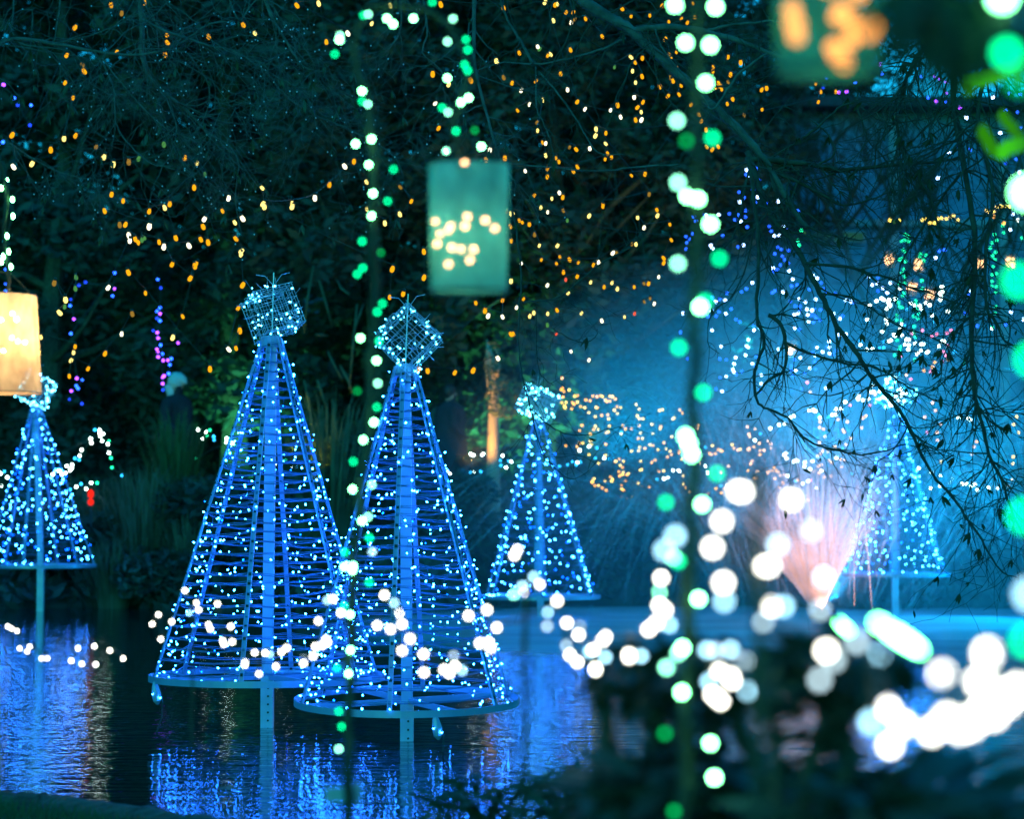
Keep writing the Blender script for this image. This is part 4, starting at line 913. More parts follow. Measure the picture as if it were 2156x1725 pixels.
GOLD = R(3, 1, "1025,130,far_y;1062,145,gd;1103,132,far_y;1302,127,far_y;1332,123,far_y;1360,155,far_y;1400,153,far_y;1430,118,far_y;1460,112,far_y;1500,118,far_y;1535,98,far_y;1560,92,far_y;1598,130,far_y;1840,47,far_y;1870,65,far_y;1898,58,far_y;1928,18,far_y;1958,10,far_y;1995,10,far_y;2030,15,far_y;1900,100,far_o;1985,155,far_o")
string('gold_light_string', GOLD, 'row of golden bulbs strung level along the blue building', 'light string', None, SPH, 36.0, .03, .05, .004, order='x')
GRN = R(3, 1, "1153,250,far_g;1180,262,far_g;1150,300,far_g;1185,307,far_g;1125,303,far_g;1137,383,far_g;1133,452,far_g;1108,462,far_g;1157,478,far_g;1283,415,far_g;1327,423,far_g;1310,470,far_g;1280,440,far_g;1140,543,far_g;1125,580,far_g;1153,607,far_g;1105,662,far_g;1150,658,far_g;1110,707,far_w;1145,745,far_g;1133,767,far_g;1243,810,far_g;1097,825,far_g;1103,860,far_g;1127,865,far_g;1253,843,far_g;1250,880,far_g;1085,930,far_g;1265,918,far_g;1227,940,far_g;1263,960,far_g;1083,970,far_g;1123,975,far_g;1230,1025,far_g;1230,1075,far_g;1100,1075,far_g;1240,1112,far_g;1085,1140,far_g;1113,1195,far_g;1107,1220,far_g;1067,1267,far_g;1235,1307,far_g;1237,1167,far_w;1295,640,far_g;1297,705,far_g;1155,395,far_g")
string('green_light_string', GRN, 'green bulb string winding down a far garland rod above the hazy cone tree', 'light string', None, SPH, 33.0, .03, .1, 0)
GRN2 = R(3, 1, "1975,175,far_g;1983,235,far_g;1905,250,far_g;1925,300,far_g;1887,320,far_g;1870,362,far_g;1915,400,far_g;1890,430,far_g;1910,460,far_g;1895,520,far_g;1887,590,far_g;1925,580,far_g;1885,645,far_g;1920,690,far_g;1885,685,far_g;1917,740,far_g;1918,860,far_g;1912,915,far_g;1885,1030,far_g;1880,1045,far_w;260,340,far_g;250,300,far_g;280,215,far_g;310,235,gd;2105,130,far_w;2140,280,far_g;1645,1342,far_g")
string('green_light_string', GRN2, 'green bulb string showing through the twigs near the right edge', 'light string', None, SPH, 33.0, .026, .1, 0)
def swag(pts, label, Y, order='x'):
    return string('white_garland', pts, label, 'garland', 'white garlands along the far path', SPH, Y, .03, .12, .005, order=order)
WT = lambda s: s
def W(col, row, txt):  # default kind white; b -> teal, g -> green
    return [(x, y, {'': 'far_w', 'b': 'far_b', 'g': 'far_g'}.get(k, k)) for x, y, k in R(col, row, txt)]
swag(W(0, 2, "800,172,b;840,175;838,200;868,205;845,225;763,247;770,282;860,265;918,265,g;908,292;687,342;917,365;670,390;632,412,b;667,425,b;608,465;563,478;605,495;590,512;497,517;522,548;552,538;445,548;590,675,b;643,652;683,628,b;725,670;768,620;818,620,g;37,522,b;62,573;10,645;5,540;935,410,g;943,490,g;1023,557,b"), 'white garland looping up beside the far left cone tree above the red lamps', 29.6, 'near')
swag(W(0, 2, "1670,172;1735,190;1768,175,g;1707,247;1742,220,g;1800,228,b;1803,257,b;1908,245;1908,275;1303,593;1445,603;1463,545;1550,550;1565,547;1507,583,g;1600,433,b;1613,462,b;1648,412,g;1585,510,b;1415,640,b;1420,612,b;1467,625,g;1955,285"), 'white garland behind the tall grass, left of the tallest cone tree', 29.6, 'near')
swag(W(1, 2, "155,460;250,425,g;277,485,b;308,495;347,485,b;378,435,b;462,492;565,483,b;663,435,b;720,455,g;752,415,b;270,515;495,490;200,440"), 'white and teal garland passing behind the right side of the tallest cone tree', 29.6)
swag(W(1, 2, "1808,375;1830,387;1905,383;1915,375;1975,403;2077,390;2055,430,b;2062,472,b;2105,490;2127,435,b;1607,520;1635,540;1633,565;1720,575;1737,583;1810,533,b;1833,530;1893,523,b;2007,547;2150,440"), 'double white garland between the second cone tree and the mid-distance one', 29.6, 'near')
swag(W(2, 2, "570,345;648,313;715,325,b;550,447;540,465,b;470,465,b;510,440,b;400,480,b;575,443,b;700,410,b;775,412;920,195,b;1355,515;1410,520;1400,515;1280,583;1313,573;1220,588,b;1645,535;1758,645,b;1813,645;2045,260;2090,205,b;1625,478;1625,320,b"), 'sparse white and teal garland through the amber bulbs', 30.2)
swag(W(3, 2, "20,160;92,130;140,120;185,67;215,57;345,8;395,15;437,70;540,45;570,45;380,5;430,50,b;505,65,b") + W(3, 1, "613,1720;573,1722;650,1663;757,1637;762,1612;800,1647;848,1637;873,1523;870,1580;890,1575;935,1573;993,1475;1003,1497;1025,1463;1067,1457;1120,1555;1130,1587;1073,1613;1097,1650;1117,1607;1137,1655;965,1620;990,1625;937,1637;1018,1660;1030,1690;1050,1687;1105,1420,b;1165,1590"), 'thick white garland climbing to the top of the hazy cone tree', 29.0)
swag(W(3, 2, "150,370;135,385;155,413;215,440;245,435;235,430;305,480;308,445;352,502;375,435;450,515;575,408;608,573;335,605;290,625;232,605,b;410,665;582,665;657,678;483,690;675,705;778,685;705,545,b;627,335,b;165,560"), 'white garland dipping behind the peach jets to the hazy cone tree', 29.4)
swag(W(3, 2, "1370,667;1450,560;1373,535;1268,495;1450,645;1533,623;1560,600;1545,597;1633,627;1668,625;1707,650;1740,633;1760,680;1855,660;1848,703;1932,663;1940,745;1940,778;2045,693;2023,775;2137,690;1603,67;1685,70;1707,92"), 'white garland running right from the hazy cone tree behind the hanging twigs', 29.4)
swag(W(3, 1, "912,810;955,790;975,800;1020,800;1020,835;1070,793;857,845;1000,880;1230,850;1200,830;1325,827;1275,850;1290,875;1360,845;1463,690;1467,733;1445,740;1455,770;1450,800;1513,897;1380,930;998,965;1000,1000;835,970;1125,1005;1145,1015,b;1170,880,b;1400,985,b;1010,815;1025,850"), 'upper white garland above the hazy cone tree', 32.5)
swag(W(3, 1, "960,1068;1070,1105;1125,1100;1110,1047;1015,1150;1035,1140;830,1220;878,1212;935,1203,b;973,1203,b;777,1150,b;777,1180;1150,1175;1185,1180;1180,1220;1165,1135;1185,1137;1290,1177;1310,1172;1285,1230;1255,1257;1337,1243;1345,1235;1440,1190;1475,1145;1490,1155;1465,1150;970,1155,b;1060,1095;1570,1240,b"), 'lower white garland looping over the top of the hazy cone tree', 32.0)
# lanterns seen far off as knots of warm bulbs
def far_lantern(cx, cy, Y, label, rx=9, n=15):
    c = P(cx, cy, Y); t = thing('hanging_lantern', c + Vector((0, 0, .14)), label, 'lantern', 'lanterns glowing beyond the fountain'); s = 1 / ppm(Y)
    b = MB(); b.lathe(c + Vector((0, 0, -.12)), [(.06, 0), (.075, .02), (.078, .22), (.07, .24)], 10, cap=False); b.part('shade', M['farshade'], t)
    for _ in range(n):
        place('bulb', SPH['peach'], t, c + Vector((U(-rx, rx) * s, U(-.03, .03), U(-rx, rx) * s * 1.05)), None, U(.02, .034))
def shade_mat(name, c, clear, body):
    m, nt, out = mat(name); N = nt.nodes; L = nt.links
    tl = N.new('ShaderNodeBsdfTranslucent'); tl.inputs[0].default_value = (*c, 1); d = N.new('ShaderNodeBsdfDiffuse'); d.inputs[0].default_value = (*body, 1)
    mx = N.new('ShaderNodeMixShader'); mx.inputs[0].default_value = .35; L.new(tl.outputs[0], mx.inputs[1]); L.new(d.outputs[0], mx.inputs[2])
    tr = N.new('ShaderNodeBsdfTransparent'); tr.inputs[0].default_value = (.95, .9, .8, 1); m2 = N.new('ShaderNodeMixShader'); m2.inputs[0].default_value = 1 - clear
    tc = N.new('ShaderNodeTexCoord'); nz = N.new('ShaderNodeTexNoise'); nz.inputs['Scale'].default_value = 16; nz.inputs['Detail'].default_value = 6
    mp = N.new('ShaderNodeMapping'); mp.inputs[3].default_value = (1, 1, .6); L.new(tc.outputs['Object'], mp.inputs[0]); L.new(mp.outputs[0], nz.inputs['Vector'])
    for sh, cc in ((tl, c), (d, body)):
        cr = N.new('ShaderNodeValToRGB'); cr.color_ramp.elements[0].position = .3; cr.color_ramp.elements[1].position = .7
        cr.color_ramp.elements[0].color = (*[v * .55 for v in cc], 1); cr.color_ramp.elements[1].color = (*[min(1, v * 1.2) for v in cc], 1)
        L.new(nz.outputs[0], cr.inputs[0]); L.new(cr.outputs[0], sh.inputs[0])
    ma = N.new('ShaderNodeMapRange'); ma.inputs[1].default_value = .3; ma.inputs[2].default_value = .7; ma.inputs[3].default_value = 1 - clear * 1.35; ma.inputs[4].default_value = 1 - clear * .7
    L.new(nz.outputs[0], ma.inputs[0]); L.new(ma.outputs[0], m2.inputs[0])
    L.new(tr.outputs[0], m2.inputs[1]); L.new(mx.outputs[0], m2.inputs[2]); L.new(m2.outputs[0], out.inputs[0]); return m
M['farshade'] = shade_mat('far_lantern_shade', (.5, .45, .3), .75, (.5, .45, .35))
for cx, cy, lb in ((1873, 547, 'glowing lantern left of the far green-lit rod'), (1935, 557, 'glowing lantern just right of the far green-lit rod'), (2064, 555, 'glowing lantern behind the thick hanging twigs'), (2128, 553, 'glowing lantern near the right edge beside the green ball'),
                   (1920, 606, 'glowing lantern caught on the long horizontal bough'), (1958, 620, 'glowing lantern directly under the long horizontal bough'), (1666, 735, 'glowing lantern behind the dark vertical bough at the edge of the spray')):
    far_lantern(cx, cy, 33.0 if cx > 1700 else 29.5, lb)

# ------------------------------------------------------------------ near bank: grass, edging, shrubs
random.seed(15); b = MB()
for _ in range(16000):
    x = U(-3.2, 1.0); y = yn(x) - .06 - (RN() ** 1.5) * 3.4
    z = ground_z(x, y); h = U(.03, .10); an = U(0, 6.28); sd = Vector((math.cos(an), math.sin(an), 0)) * U(.002, .004); le = Vector((U(-.04, .04), U(-.04, .04), 0))
    p = Vector((x, y, z - .005)); b.add([p - sd, p + sd, p + le * .4 + Vector((0, 0, h * .6)) + sd * .6, p + le * .4 + Vector((0, 0, h * .6)) - sd * .6, p + le + Vector((0, 0, h))], [(0, 1, 2, 3), (3, 2, 4)])
b.top('grass', M['grass'], kind='stuff', label='short green grass on the near bank at lower left', cat='grass')
LG = [((-40, 1664), (95, 1668), 'left log of the pond edging, running out of the picture beside the grass'), ((100, 1672), (300, 1696), 'middle log of the pond edging below the blue reflection'), ((305, 1699), (545, 1735), 'right log of the pond edging sinking towards the bottom of the picture')]
for i, (a, c, lb) in enumerate(LG):
    Ya = 4950 / (a[1] - 1079); Yc = 4950 / (c[1] - 1079)
    pa = P(a[0], a[1], Ya); pc = P(c[0], c[1], Yc); pa.z = pc.z = .05
    b = MB(); n_ = 9; b.tube([pa.lerp(pc, k / n_) + Vector((0, U(-.008, .008), U(-.006, .006))) for k in range(n_ + 1)], [.055 * U(.9, 1.1) for _ in range(n_ + 1)], 10)
    b.top('edging_log', M['log'], smooth=True, label=lb, cat='log', group='logs edging the near bank')
# small-leaved evergreen at the bottom centre
def near_shrub(name, label, boxes, Y, n, leaf, m, stems, cat='shrub', big=1.0):
    base = P(boxes[0][0], 1800, Y); base.z = .05
    t = thing(name, base, label, cat); b = MB()
    for q in stems:
        pts = poly(Y, q[1:]); b = MB(); b.tube(pts, taper(q[0], q[0] * .6, len(pts)), 6); b.part('stem', M['barkdark'], t, smooth=True)
    area = [(x1 - x0) * (y1 - y0) for (x0, x1, y0, y1) in boxes]
    for i in range(n):
        k = random.choices(range(len(boxes)), area)[0]; x0, x1, y0, y1 = boxes[k]
        yb = y0 + (y1 - y0) * RN(); xx = U(x0, x1); top = abs((xx - (x0 + x1) / 2) / (x1 - x0) * 2)
        if yb < y0 + (y1 - y0) * .3 * top ** 2: yb += (y1 - y0) * .3
        place('leaf', leaf, t, P(xx, yb, Y + U(-.22, .22)), (U(-.7, .9), U(-.6, .6), U(0, 6.28)), U(.7, 1.25) * big)
    return t
def leaf_mesh(name, L_, W_, m):
    b = MB(); vs = []; fs = []
    prof = [0, .7, 1, .85, .45, 0]
    for i, wv in enumerate(prof):
        x = L_ * i / 5; z = -.18 * L_ * (i / 5) ** 2
        vs += [Vector((x, -W_ / 2 * wv, z + .06 * W_ * wv)), Vector((x, 0, z)), Vector((x, W_ / 2 * wv, z + .06 * W_ * wv))]
    for i in range(5): fs += [(i * 3, i * 3 + 3, i * 3 + 4, i * 3 + 1), (i * 3 + 1, i * 3 + 4, i * 3 + 5, i * 3 + 2)]
    b.add(vs, fs); return b.mesh(name, m, smooth=True)
M['leaf_pale'] = pbr('leaf_waxy', (.03, .06, .045), (.07, .12, .08), 14, .35, spec=.5, trans=(.04, .10, .05))
M['leaf_big'] = pbr('leaf_glossy', (.018, .035, .022), (.04, .07, .035), 14, .35, spec=.5, trans=(.02, .05, .015))
LB = leaf_mesh('leaf_broad', .052, .019, M['leaf_big']); LP = leaf_mesh('leaf_waxy', .085, .024, M['leaf_pale']); LS = leaf_mesh('leaf_small', .05, .014, M['leaf_shrub'])
random.seed(16)
near_shrub('evergreen_shrub', 'fine-leaved evergreen shrub at the bottom centre over the second cone tree post', [(905, 1010, 1660, 1770), (960, 1260, 1625, 1770), (1120, 1260, 1600, 1760)], 6.2, 300, leaf_mesh('leaf_needle', .12, .022, M['leaf_shrub']), M['leaf_shrub'], [(.008, (1000, 1780), (990, 1700), (960, 1640)), (.008, (1060, 1780), (1080, 1690), (1110, 1625)), (.008, (1180, 1780), (1190, 1690), (1215, 1600))])
near_shrub('broadleaf_shrub', 'dark broad-leaved shrub behind the right-hand green rod, left half of the thicket', [(1262, 1625, 1352, 1470), (1290, 1620, 1395, 1490), (1345, 1470, 1470, 1610), (1480, 1530, 1480, 1600)], 3.4, 295, LB, None,
           [(.018, (1300, 1800), (1292, 1640), (1278, 1560), (1272, 1490), (1255, 1440)), (.026, (1395, 1800), (1390, 1640), (1380, 1540), (1362, 1470)), (.014, (1455, 1800), (1450, 1600), (1440, 1470)), (.016, (1520, 1800), (1505, 1640), (1500, 1540), (1488, 1460)), (.018, (1610, 1800), (1600, 1620), (1556, 1540), (1560, 1450))], big=1.35)
near_shrub('broadleaf_shrub', 'dark broad-leaved shrub under the bright elongated bulb, right half of the thicket', [(1625, 1905, 1352, 1480), (1640, 1830, 1330, 1480), (1690, 1730, 1470, 1570)], 2.9, 280, LB, None,
           [(.011, (1640, 1800), (1640, 1620), (1628, 1540), (1640, 1450)), (.015, (1680, 1800), (1700, 1640), (1722, 1560), (1730, 1460)), (.015, (1750, 1800), (1770, 1660), (1790, 1590), (1760, 1500), (1790, 1420)), (.010, (1800, 1800), (1850, 1680), (1900, 1620), (1955, 1580)), (.008, (1960, 1800), (1945, 1720), (1930, 1660))], big=1.35)
near_shrub('broadleaf_shrub', 'low dark shrub filling the bottom edge left of the right-hand green rod foot', [(1215, 1700, 1605, 1770)], 3.4, 240, LP, None, [(.014, (1236, 1800), (1248, 1690), (1265, 1600), (1275, 1570)), (.008, (1420, 1800), (1425, 1660))], big=1.6)
near_shrub('broadleaf_shrub', 'low dark shrub filling the bottom right corner under the bulb garland', [(1690, 2170, 1680, 1780), (1760, 1990, 1640, 1720)], 3.0, 240, LP, None, [(.010, (1760, 1800), (1755, 1620)), (.010, (1860, 1800), (1905, 1640))], big=1.6)

# ------------------------------------------------------------------ light-wound rods, lanterns and garlands in the foreground
def bsize(p): return max(.0045, .0122 * (1 - p.y / 12.0))
def rod(name, label, Y, pts, r0, r1, bulbs, group, wrap=True):
    base = P(pts[0][0], pts[0][1], Y)
    t = thing(name, base, label, 'garland rod', group); q = poly(Y, pts)
    b = MB(); b.tube(q, taper(r0, r1, len(q)), 9); b.part('rod', M['rod'], t, smooth=True)
    ps = []
    for (px, py, k) in bulbs:
        p = P(px, py, Y - U(.012, .06)); ps.append(p)
        place('bulb', SPH[k], t, p, None, bsize(p) * U(.92, 1.08))
    if wrap:
        ps.sort(key=lambda v: -v.z); w_ = []
        for i in range(len(q) * 3):
            k = i / 3; a = q[int(k)]; c = q[min(len(q) - 1, int(k) + 1)]; p = a.lerp(c, k - int(k)); an = i * .9
            w_.append(p + Vector((math.cos(an) * (r0 + .003), math.sin(an) * (r0 + .003), 0)))
        b = MB(); b.tube(w_, .0018, 4, cap=False)
        for p in ps:
            n_ = min(w_, key=lambda v: (v - p).length); b.tube([n_, (n_ + p) / 2 + Vector((0, 0, -.004)), p], .0013, 4, cap=False)
        b.part('cable', M['wire'], t)
    return t
GK = {'g': 'fg_g', 'gw': 'fg_gw', 'w': 'fg_wg', 'gd': 'fg_gd', 'b': 'fg_bw', 'big': 'big'}
def G(c, r, s): return [(x, y, GK[k]) for x, y, k in R(c, r, s)]
random.seed(17)
YM = 4.46
MB_ = G(1, 0, "905,125,g;945,118,gw;1103,153,w;1155,200,w;1325,153,w;1485,15,g;1658,155,gw;1612,348,gw;1767,330,g;1783,417,g;1755,542,g;1782,593,g;707,297,gw;702,333,w;663,453,g;1610,655,w;893,765,w;893,852,g;942,876,gw;1790,822,w;1725,860,w;1568,905,g;1617,945,gw;838,1210,w;973,1170,w;1685,1103,g;1842,1097,gd;1898,1232,w;950,1387,w;1158,1425,g;985,1628,w;1108,1693,g;1600,1270,gw")
MB_ += G(1, 1, "973,93,w;893,308,g;1052,403,gd;898,532,g;852,585,g;1065,833,g;1020,903,g;880,1123,w;1035,1150,g;1015,1313,w;1025,1505,gw;852,1570,gd;1017,1705,g")
MB_ += G(1, 2, "993,108,w;903,257,w;820,440,g;975,635,gw;813,673,w;893,940,w;943,905,gw;955,1083,g;747,1203,g;980,1200,b;742,1327,w;817,1320,w;810,1355,w;952,1460,g;742,1655,g")
MB_ += G(1, 3, "790,5,w;795,305,w;680,457,g;778,503,w;697,820,g;720,950,g;697,1138,gw")
rod('garland_rod', 'crook-shaped rod wound with green bulbs, its arch carrying the teal lantern', YM,
    [(733, 1780), (733, 1600), (734, 1480), (739, 1330), (742, 1230), (750, 1120), (770, 950), (780, 800), (787, 620), (787, 450), (783, 300), (772, 210), (748, 130), (752, 60), (785, 18), (830, 10), (880, 14), (930, 38), (968, 90), (984, 150), (972, 220), (955, 270), (962, 315), (985, 340)], .0100, .0045, MB_, 'light-wound rods along the near bank')
YR = 2.92
RB = G(2, 0, "1372,40,w;1712,55,w;1460,358,w;1670,378,w;1630,697,w;1388,1015,gw;1468,1185,gd;1688,1160,g;1397,1537,gw;1475,1650,w;1567,1675,w") + G(2, 1, "1670,163,w;1397,495,gw;1747,453,g;1585,860,w;1625,813,g;1405,1203,g;1610,1582,g")
RB += G(2, 2, "1460,225,w;1490,290,w;1512,380,w;1725,540,g;1295,783,g;1600,800,w;1357,1247,gw;1400,1280,g;1250,1540,gw;1570,1597,w") + G(2, 3, "1435,285,w;1400,330,gw;1300,450,gw;1430,660,w;1287,1007,gd;1670,1090,w;1703,1380,w;1365,1663,gd")
rod('garland_rod', 'straight dark rod with large green and white bulbs, right of centre', YR,
    [(1440, 1800), (1444, 1500), (1448, 1330), (1448, 1237), (1456, 1130), (1452, 1062), (1466, 990), (1466, 912), (1458, 850), (1465, 756), (1460, 681), (1467, 581), (1465, 430), (1470, 300), (1470, 150), (1476, 0), (1490, -120), (1560, -240), (1680, -250), (1738, -190), (1745, -110)], .0085, .0055, RB, 'light-wound rods along the near bank')
YE = 1.62
EB = [(2120, 111, 'fg_gs'), (2110, -8, 'fg_wg'), (2163, 405, 'fg_wg'), (2145, 591, 'fg_gs'), (2172, 757, 'fg_gs'), (2158, 1087, 'fg_gs'), (2168, 1252, 'fg_bw'), (2160, 1351, 'fg_gs'), (2145, 168, 'fg_gd')]
rod('garland_rod', 'rod at the right edge of the picture with the largest green bulbs', YE,
    [(2195, 1800), (2190, 1400), (2185, 1000), (2188, 700), (2180, 400), (2186, 150), (2175, -100), (2150, -250)], .006, .005, EB, 'light-wound rods along the near bank')
LGB = [(x, y, 'fg_gw') for x, y, k in R(0, 0, "57,1522,;12,1583,;105,1680,") + R(0, 1, "110,95,;60,263,;73,395,;27,437,;92,522,;12,480,")]
YL = 8.0
t = rod('garland_rod', 'green-lit rod end dropping to the cream lantern at the left edge', YL, [(-30, 1800), (-60, 1300), (-75, 900), (-70, 620), (-40, 420), (-5, 340), (14, 390), (10, 480), (16, 560), (20, 612)], .012, .006, [], None, False)
b = MB(); ps = []
for (px, py, k) in LGB:
    p = P(px, py, YL); ps.append(p + Vector((0, 0, .006)))
    place('bulb', SPH['fg_wg'], t, p, (.3, 0, 0), (.012, .012, .022))
ps.sort(key=lambda v: -v.z); b.tube(ps, .002, 4); b.part('cable', M['wire'], t)

M['shade_teal'] = shade_mat('lantern_shade_teal', (.10, .68, .58), .26, (.02, .88, .72))  # teal light from outside is put into the cloth colour
M['shade_green'] = shade_mat('lantern_shade_green', (.02, .45, .40), .32, (.03, .65, .45))
M['shade_cream'] = shade_mat('lantern_shade_cream', (.95, .68, .40), .24, (.85, .66, .4))
def lantern(Y, x0, x1, y0, y1, taper_, shade, bulbs, key, label, ribs=0, bs=.009):
    cx = (x0 + x1) / 2; s = 1 / ppm(Y); r = (x1 - x0) / 2 * s; top = P(cx, y0, Y); bot = P(cx, y1, Y)
    t = thing('hanging_lantern', top, label, 'lantern'); H = top.z - bot.z
    n = 40; b = MB(); vs = []; prof = [(taper_, 0.0), (taper_ * 1.0, .03), (1.0 * (1 + taper_) / 2, .5), (1.0, .97), (1.0, 1.0)]
    def sq(an, rr): # rounded-square plan
        c_, s_ = math.cos(an), math.sin(an); k = (abs(c_) ** 3.2 + abs(s_) ** 3.2) ** (-1 / 3.2); k = k * .55 + .45
        rib = 1 + (.02 * math.cos(an * ribs) if ribs else 0); return rr * k * c_ * rib, rr * k * s_ * .8 * rib
    for (k, h) in prof:
        for j in range(n):
            x, y = sq(2 * math.pi * j / n, r * k * .97); vs.append(Vector((bot.x + (top.x - bot.x) * h + x, Y + y, bot.z + H * h)))
    fs = [(i * n + j, i * n + (j + 1) % n, (i + 1) * n + (j + 1) % n, (i + 1) * n + j) for i in range(len(prof) - 1) for j in range(n)]
    b.add(vs, fs); b.add([vs[j].copy() for j in range(n)], [tuple(range(n))[::-1]]); b.part('shade', shade, t, smooth=True)
    b = MB()
    for h_, k in ((1.0, 1.0), (0.0, taper_)):
        pts = []
        for j in range(n + 1):
            x, y = sq(2 * math.pi * j / n, r * k * .98); pts.append(Vector(((top if h_ else bot).x + x, Y + y, (top if h_ else bot).z)))
        b = MB(); b.tube(pts, .0022, 5, cap=False); b.part('rim', M['wire'], t)
    b = MB(); a = Vector((top.x - r * .9, Y, top.z)); c = Vector((top.x + r * .9, Y, top.z)); mid = (a + c) / 2 + Vector((0, 0, r * .55))
    b.tube([a, a.lerp(mid, .5) + Vector((0, 0, r * .2)), mid, c.lerp(mid, .5) + Vector((0, 0, r * .2)), c], .0016, 5); b.part('handle', M['wire'], t)
    ps = []
    for (px, py) in bulbs:
        p = P(px, py, Y + U(-.5, .5) * r * .8); ps.append(p)
        place('bulb', SPH[key], t, p, None, bs * U(.9, 1.1))
    b = MB(); ps.sort(key=lambda v: -v.z); b.tube([top] + ps, .0012, 4); b.part('cable', M['wire'], t)
    return t
zz = lambda c, r, L_: [(c * 539.1 + x / 4, r * 431.2 + y / 4) for x, y in L_]
tl = lantern(YM, 899, 1075, 347, 613, .95, M['shade_teal'], zz(1, 1, [(1510, 140), (1640, 180), (1620, 215), (1550, 245), (1780, 100), (1930, 130), (2010, 198), (1525, 330), (1650, 360), (1725, 373), (1832, 375), (1800, 465), (1620, 500), (1760, 180)]), 'lan', 'teal cloth lantern full of warm bulbs hanging at the centre', bs=.013)
place('bulb', SPH['lan'], tl, P(978, 341, YM - .03), None, .011)
lantern(2.45, 1628, 1862, -90, 152, .97, M['shade_green'], zz(3, 0, [(205, 80), (225, 200), (240, 300), (620, 80), (590, 140), (700, 190), (870, 220), (850, 270), (600, 470), (560, 400), (640, 520), (700, 330), (760, -60), (500, -120)]), 'lan2', 'green lantern with blurred orange bulbs at the top right edge', bs=.020)
lantern(YL, -118, 78, 622, 828, 1.10, M['shade_cream'], zz(0, 1, [(105, 915), (140, 965), (10, 970), (100, 1120), (210, 1160), (30, 1230), (-80, 1100), (-160, 1000), (150, 1150), (-120, 1250)]), 'lanbig', 'cream ribbed lantern glowing at the left edge', ribs=26, bs=.016)

# white garland slung between thin stakes, running towards the camera on the right
YT = [(-50, 5.9), (50, 5.8), (270, 5.5), (400, 5.2), (560, 5.0), (700, 4.4), (860, 3.9), (1050, 3.8), (1250, 3.35), (1400, 2.85), (1500, 2.65), (1650, 2.2), (1760, 2.02), (1850, 1.95), (1990, 1.72), (2156, 1.6), (2300, 1.55)]
def yg(px, py=0):
    for (x0, a), (x1, c) in zip(YT, YT[1:]):
        if px <= x1: return a + (c - a) * (px - x0) / (x1 - x0)
    return 1.45
FK = {'': 'fg_w', 'b': 'fg_bw', 'd': 'fg_dim', 'g': 'fg_gw'}
def F(c, r, s): return [(x, y, FK[k]) for x, y, k in R(c, r, s)]
def fsize(p): return bsize(p)
def garland(label, pts, extra=None):
    return string('white_garland', pts, label, 'garland', 'white garlands on the near bank', SPH, yg, fsize, .03, .0022, order='x')
garland('white garland dipping low over the blue reflection at lower left', F(0, 3, "65,105;97,123;143,143;165,290;250,275;228,317;350,375;397,375;657,290;795,272;600,393;690,420;807,425;925,307;1037,375;-60,60"))
garland('white garland in front of the tallest cone tree base', F(0, 3, "1282,85;1447,65;1353,213;1335,5;1757,90;1770,125;1943,105;1875,225;1885,255;1955,235;2065,400;2060,430;2145,325") + F(0, 2, "1557,1527;1655,1630;1672,1690;1832,1640;1595,1715,b") + F(1, 3, "25,505;75,328;120,340,b;215,320;258,287;525,60;500,275;555,265;600,240;590,215;480,355;400,415;405,370,d;167,443") + F(1, 2, "648,1597;598,1610,b;715,1715"))
garland('white garland in front of the second cone tree base', F(1, 2, "1080,1565;1165,1630,b;1215,1720;1945,1690") + F(1, 3, "1020,97;1133,128;1230,85;1297,210;1230,310;1410,338;1665,355,d;1415,493;1585,470;1630,500;1675,440;1735,475,b;1885,245;1960,240;1975,285;2027,115;1790,15") + F(2, 2, "305,1710,b"))
garland('white garland between the thin stake and the right-hand green rod', F(2, 3, "295,103,d;462,75;570,110,d;560,175;458,265,d;487,345;550,405;785,190;765,220;650,320,b;685,300;785,365,b;703,455;703,475;983,340;985,365;1087,355,b;1150,130;1215,75;1325,92,b") + F(2, 2, "380,1615;1240,1650;1285,1690;1255,1420"))
garland('thick white garland knot at the foot of the right-hand green rod', F(2, 3, "1640,305,b;1710,310,d;1840,300,b;1845,325;1745,485;1840,525;1850,560;1660,570,b;1710,690;1755,735;1690,680;1993,650,b;1960,400,gdx".replace(',gdx', ',d')))
garland('brightest white garland sweeping into the lower right corner', F(3, 3, "490,310;555,390,d;435,555,d;745,230,d;915,340,b;1465,505;1850,325;1855,345;1790,570;2010,690;2000,740;1890,850;1025,790;865,910,b;1130,930;1025,1110;1380,990;1510,880;1500,910;1710,930;1740,860;1840,800;2100,640;1610,960"))
# bulbs climbing the dark stake right of the green rod
def stake(label, Y, pts, r, bulbs, name='garland_stake'):
    base = P(pts[0][0], pts[0][1], Y); t = thing(name, base, label, 'garland stake', 'stakes carrying the near garlands'); q = poly(Y, pts)
    b = MB(); b.tube(q, taper(r, r * .8, len(q)), 8); b.part('stake', M['rod'], t, smooth=True)
    ps = []
    for (px, py, k) in bulbs:
        p = P(px, py, Y + U(-.04, .04)); ps.append(p); place('bulb', SPH[k], t, p, None, bsize(p) * U(.95, 1.05))
    if ps:
        ps.sort(key=lambda v: -v.z); b = MB(); b.tube([q[-1]] + ps, .0018, 4, cap=False); b.part('cable', M['wire'], t)
    return t
stake('thin stake in front of the left side of the tallest cone tree', 5.2, [(399, 1790), (402, 1600), (404, 1450), (403, 1285)], .0040, [])
stake('thin stake topped by a knot of white bulbs below the mid-distance cone tree', 3.8, [(1103, 1790), (1104, 1600), (1105, 1400), (1106, 1170)], .0050, F(2, 2, "45,1185;20,1230;180,1410,b;230,1475;135,1460,b;85,1490,b;105,1540;15,1560,g") )
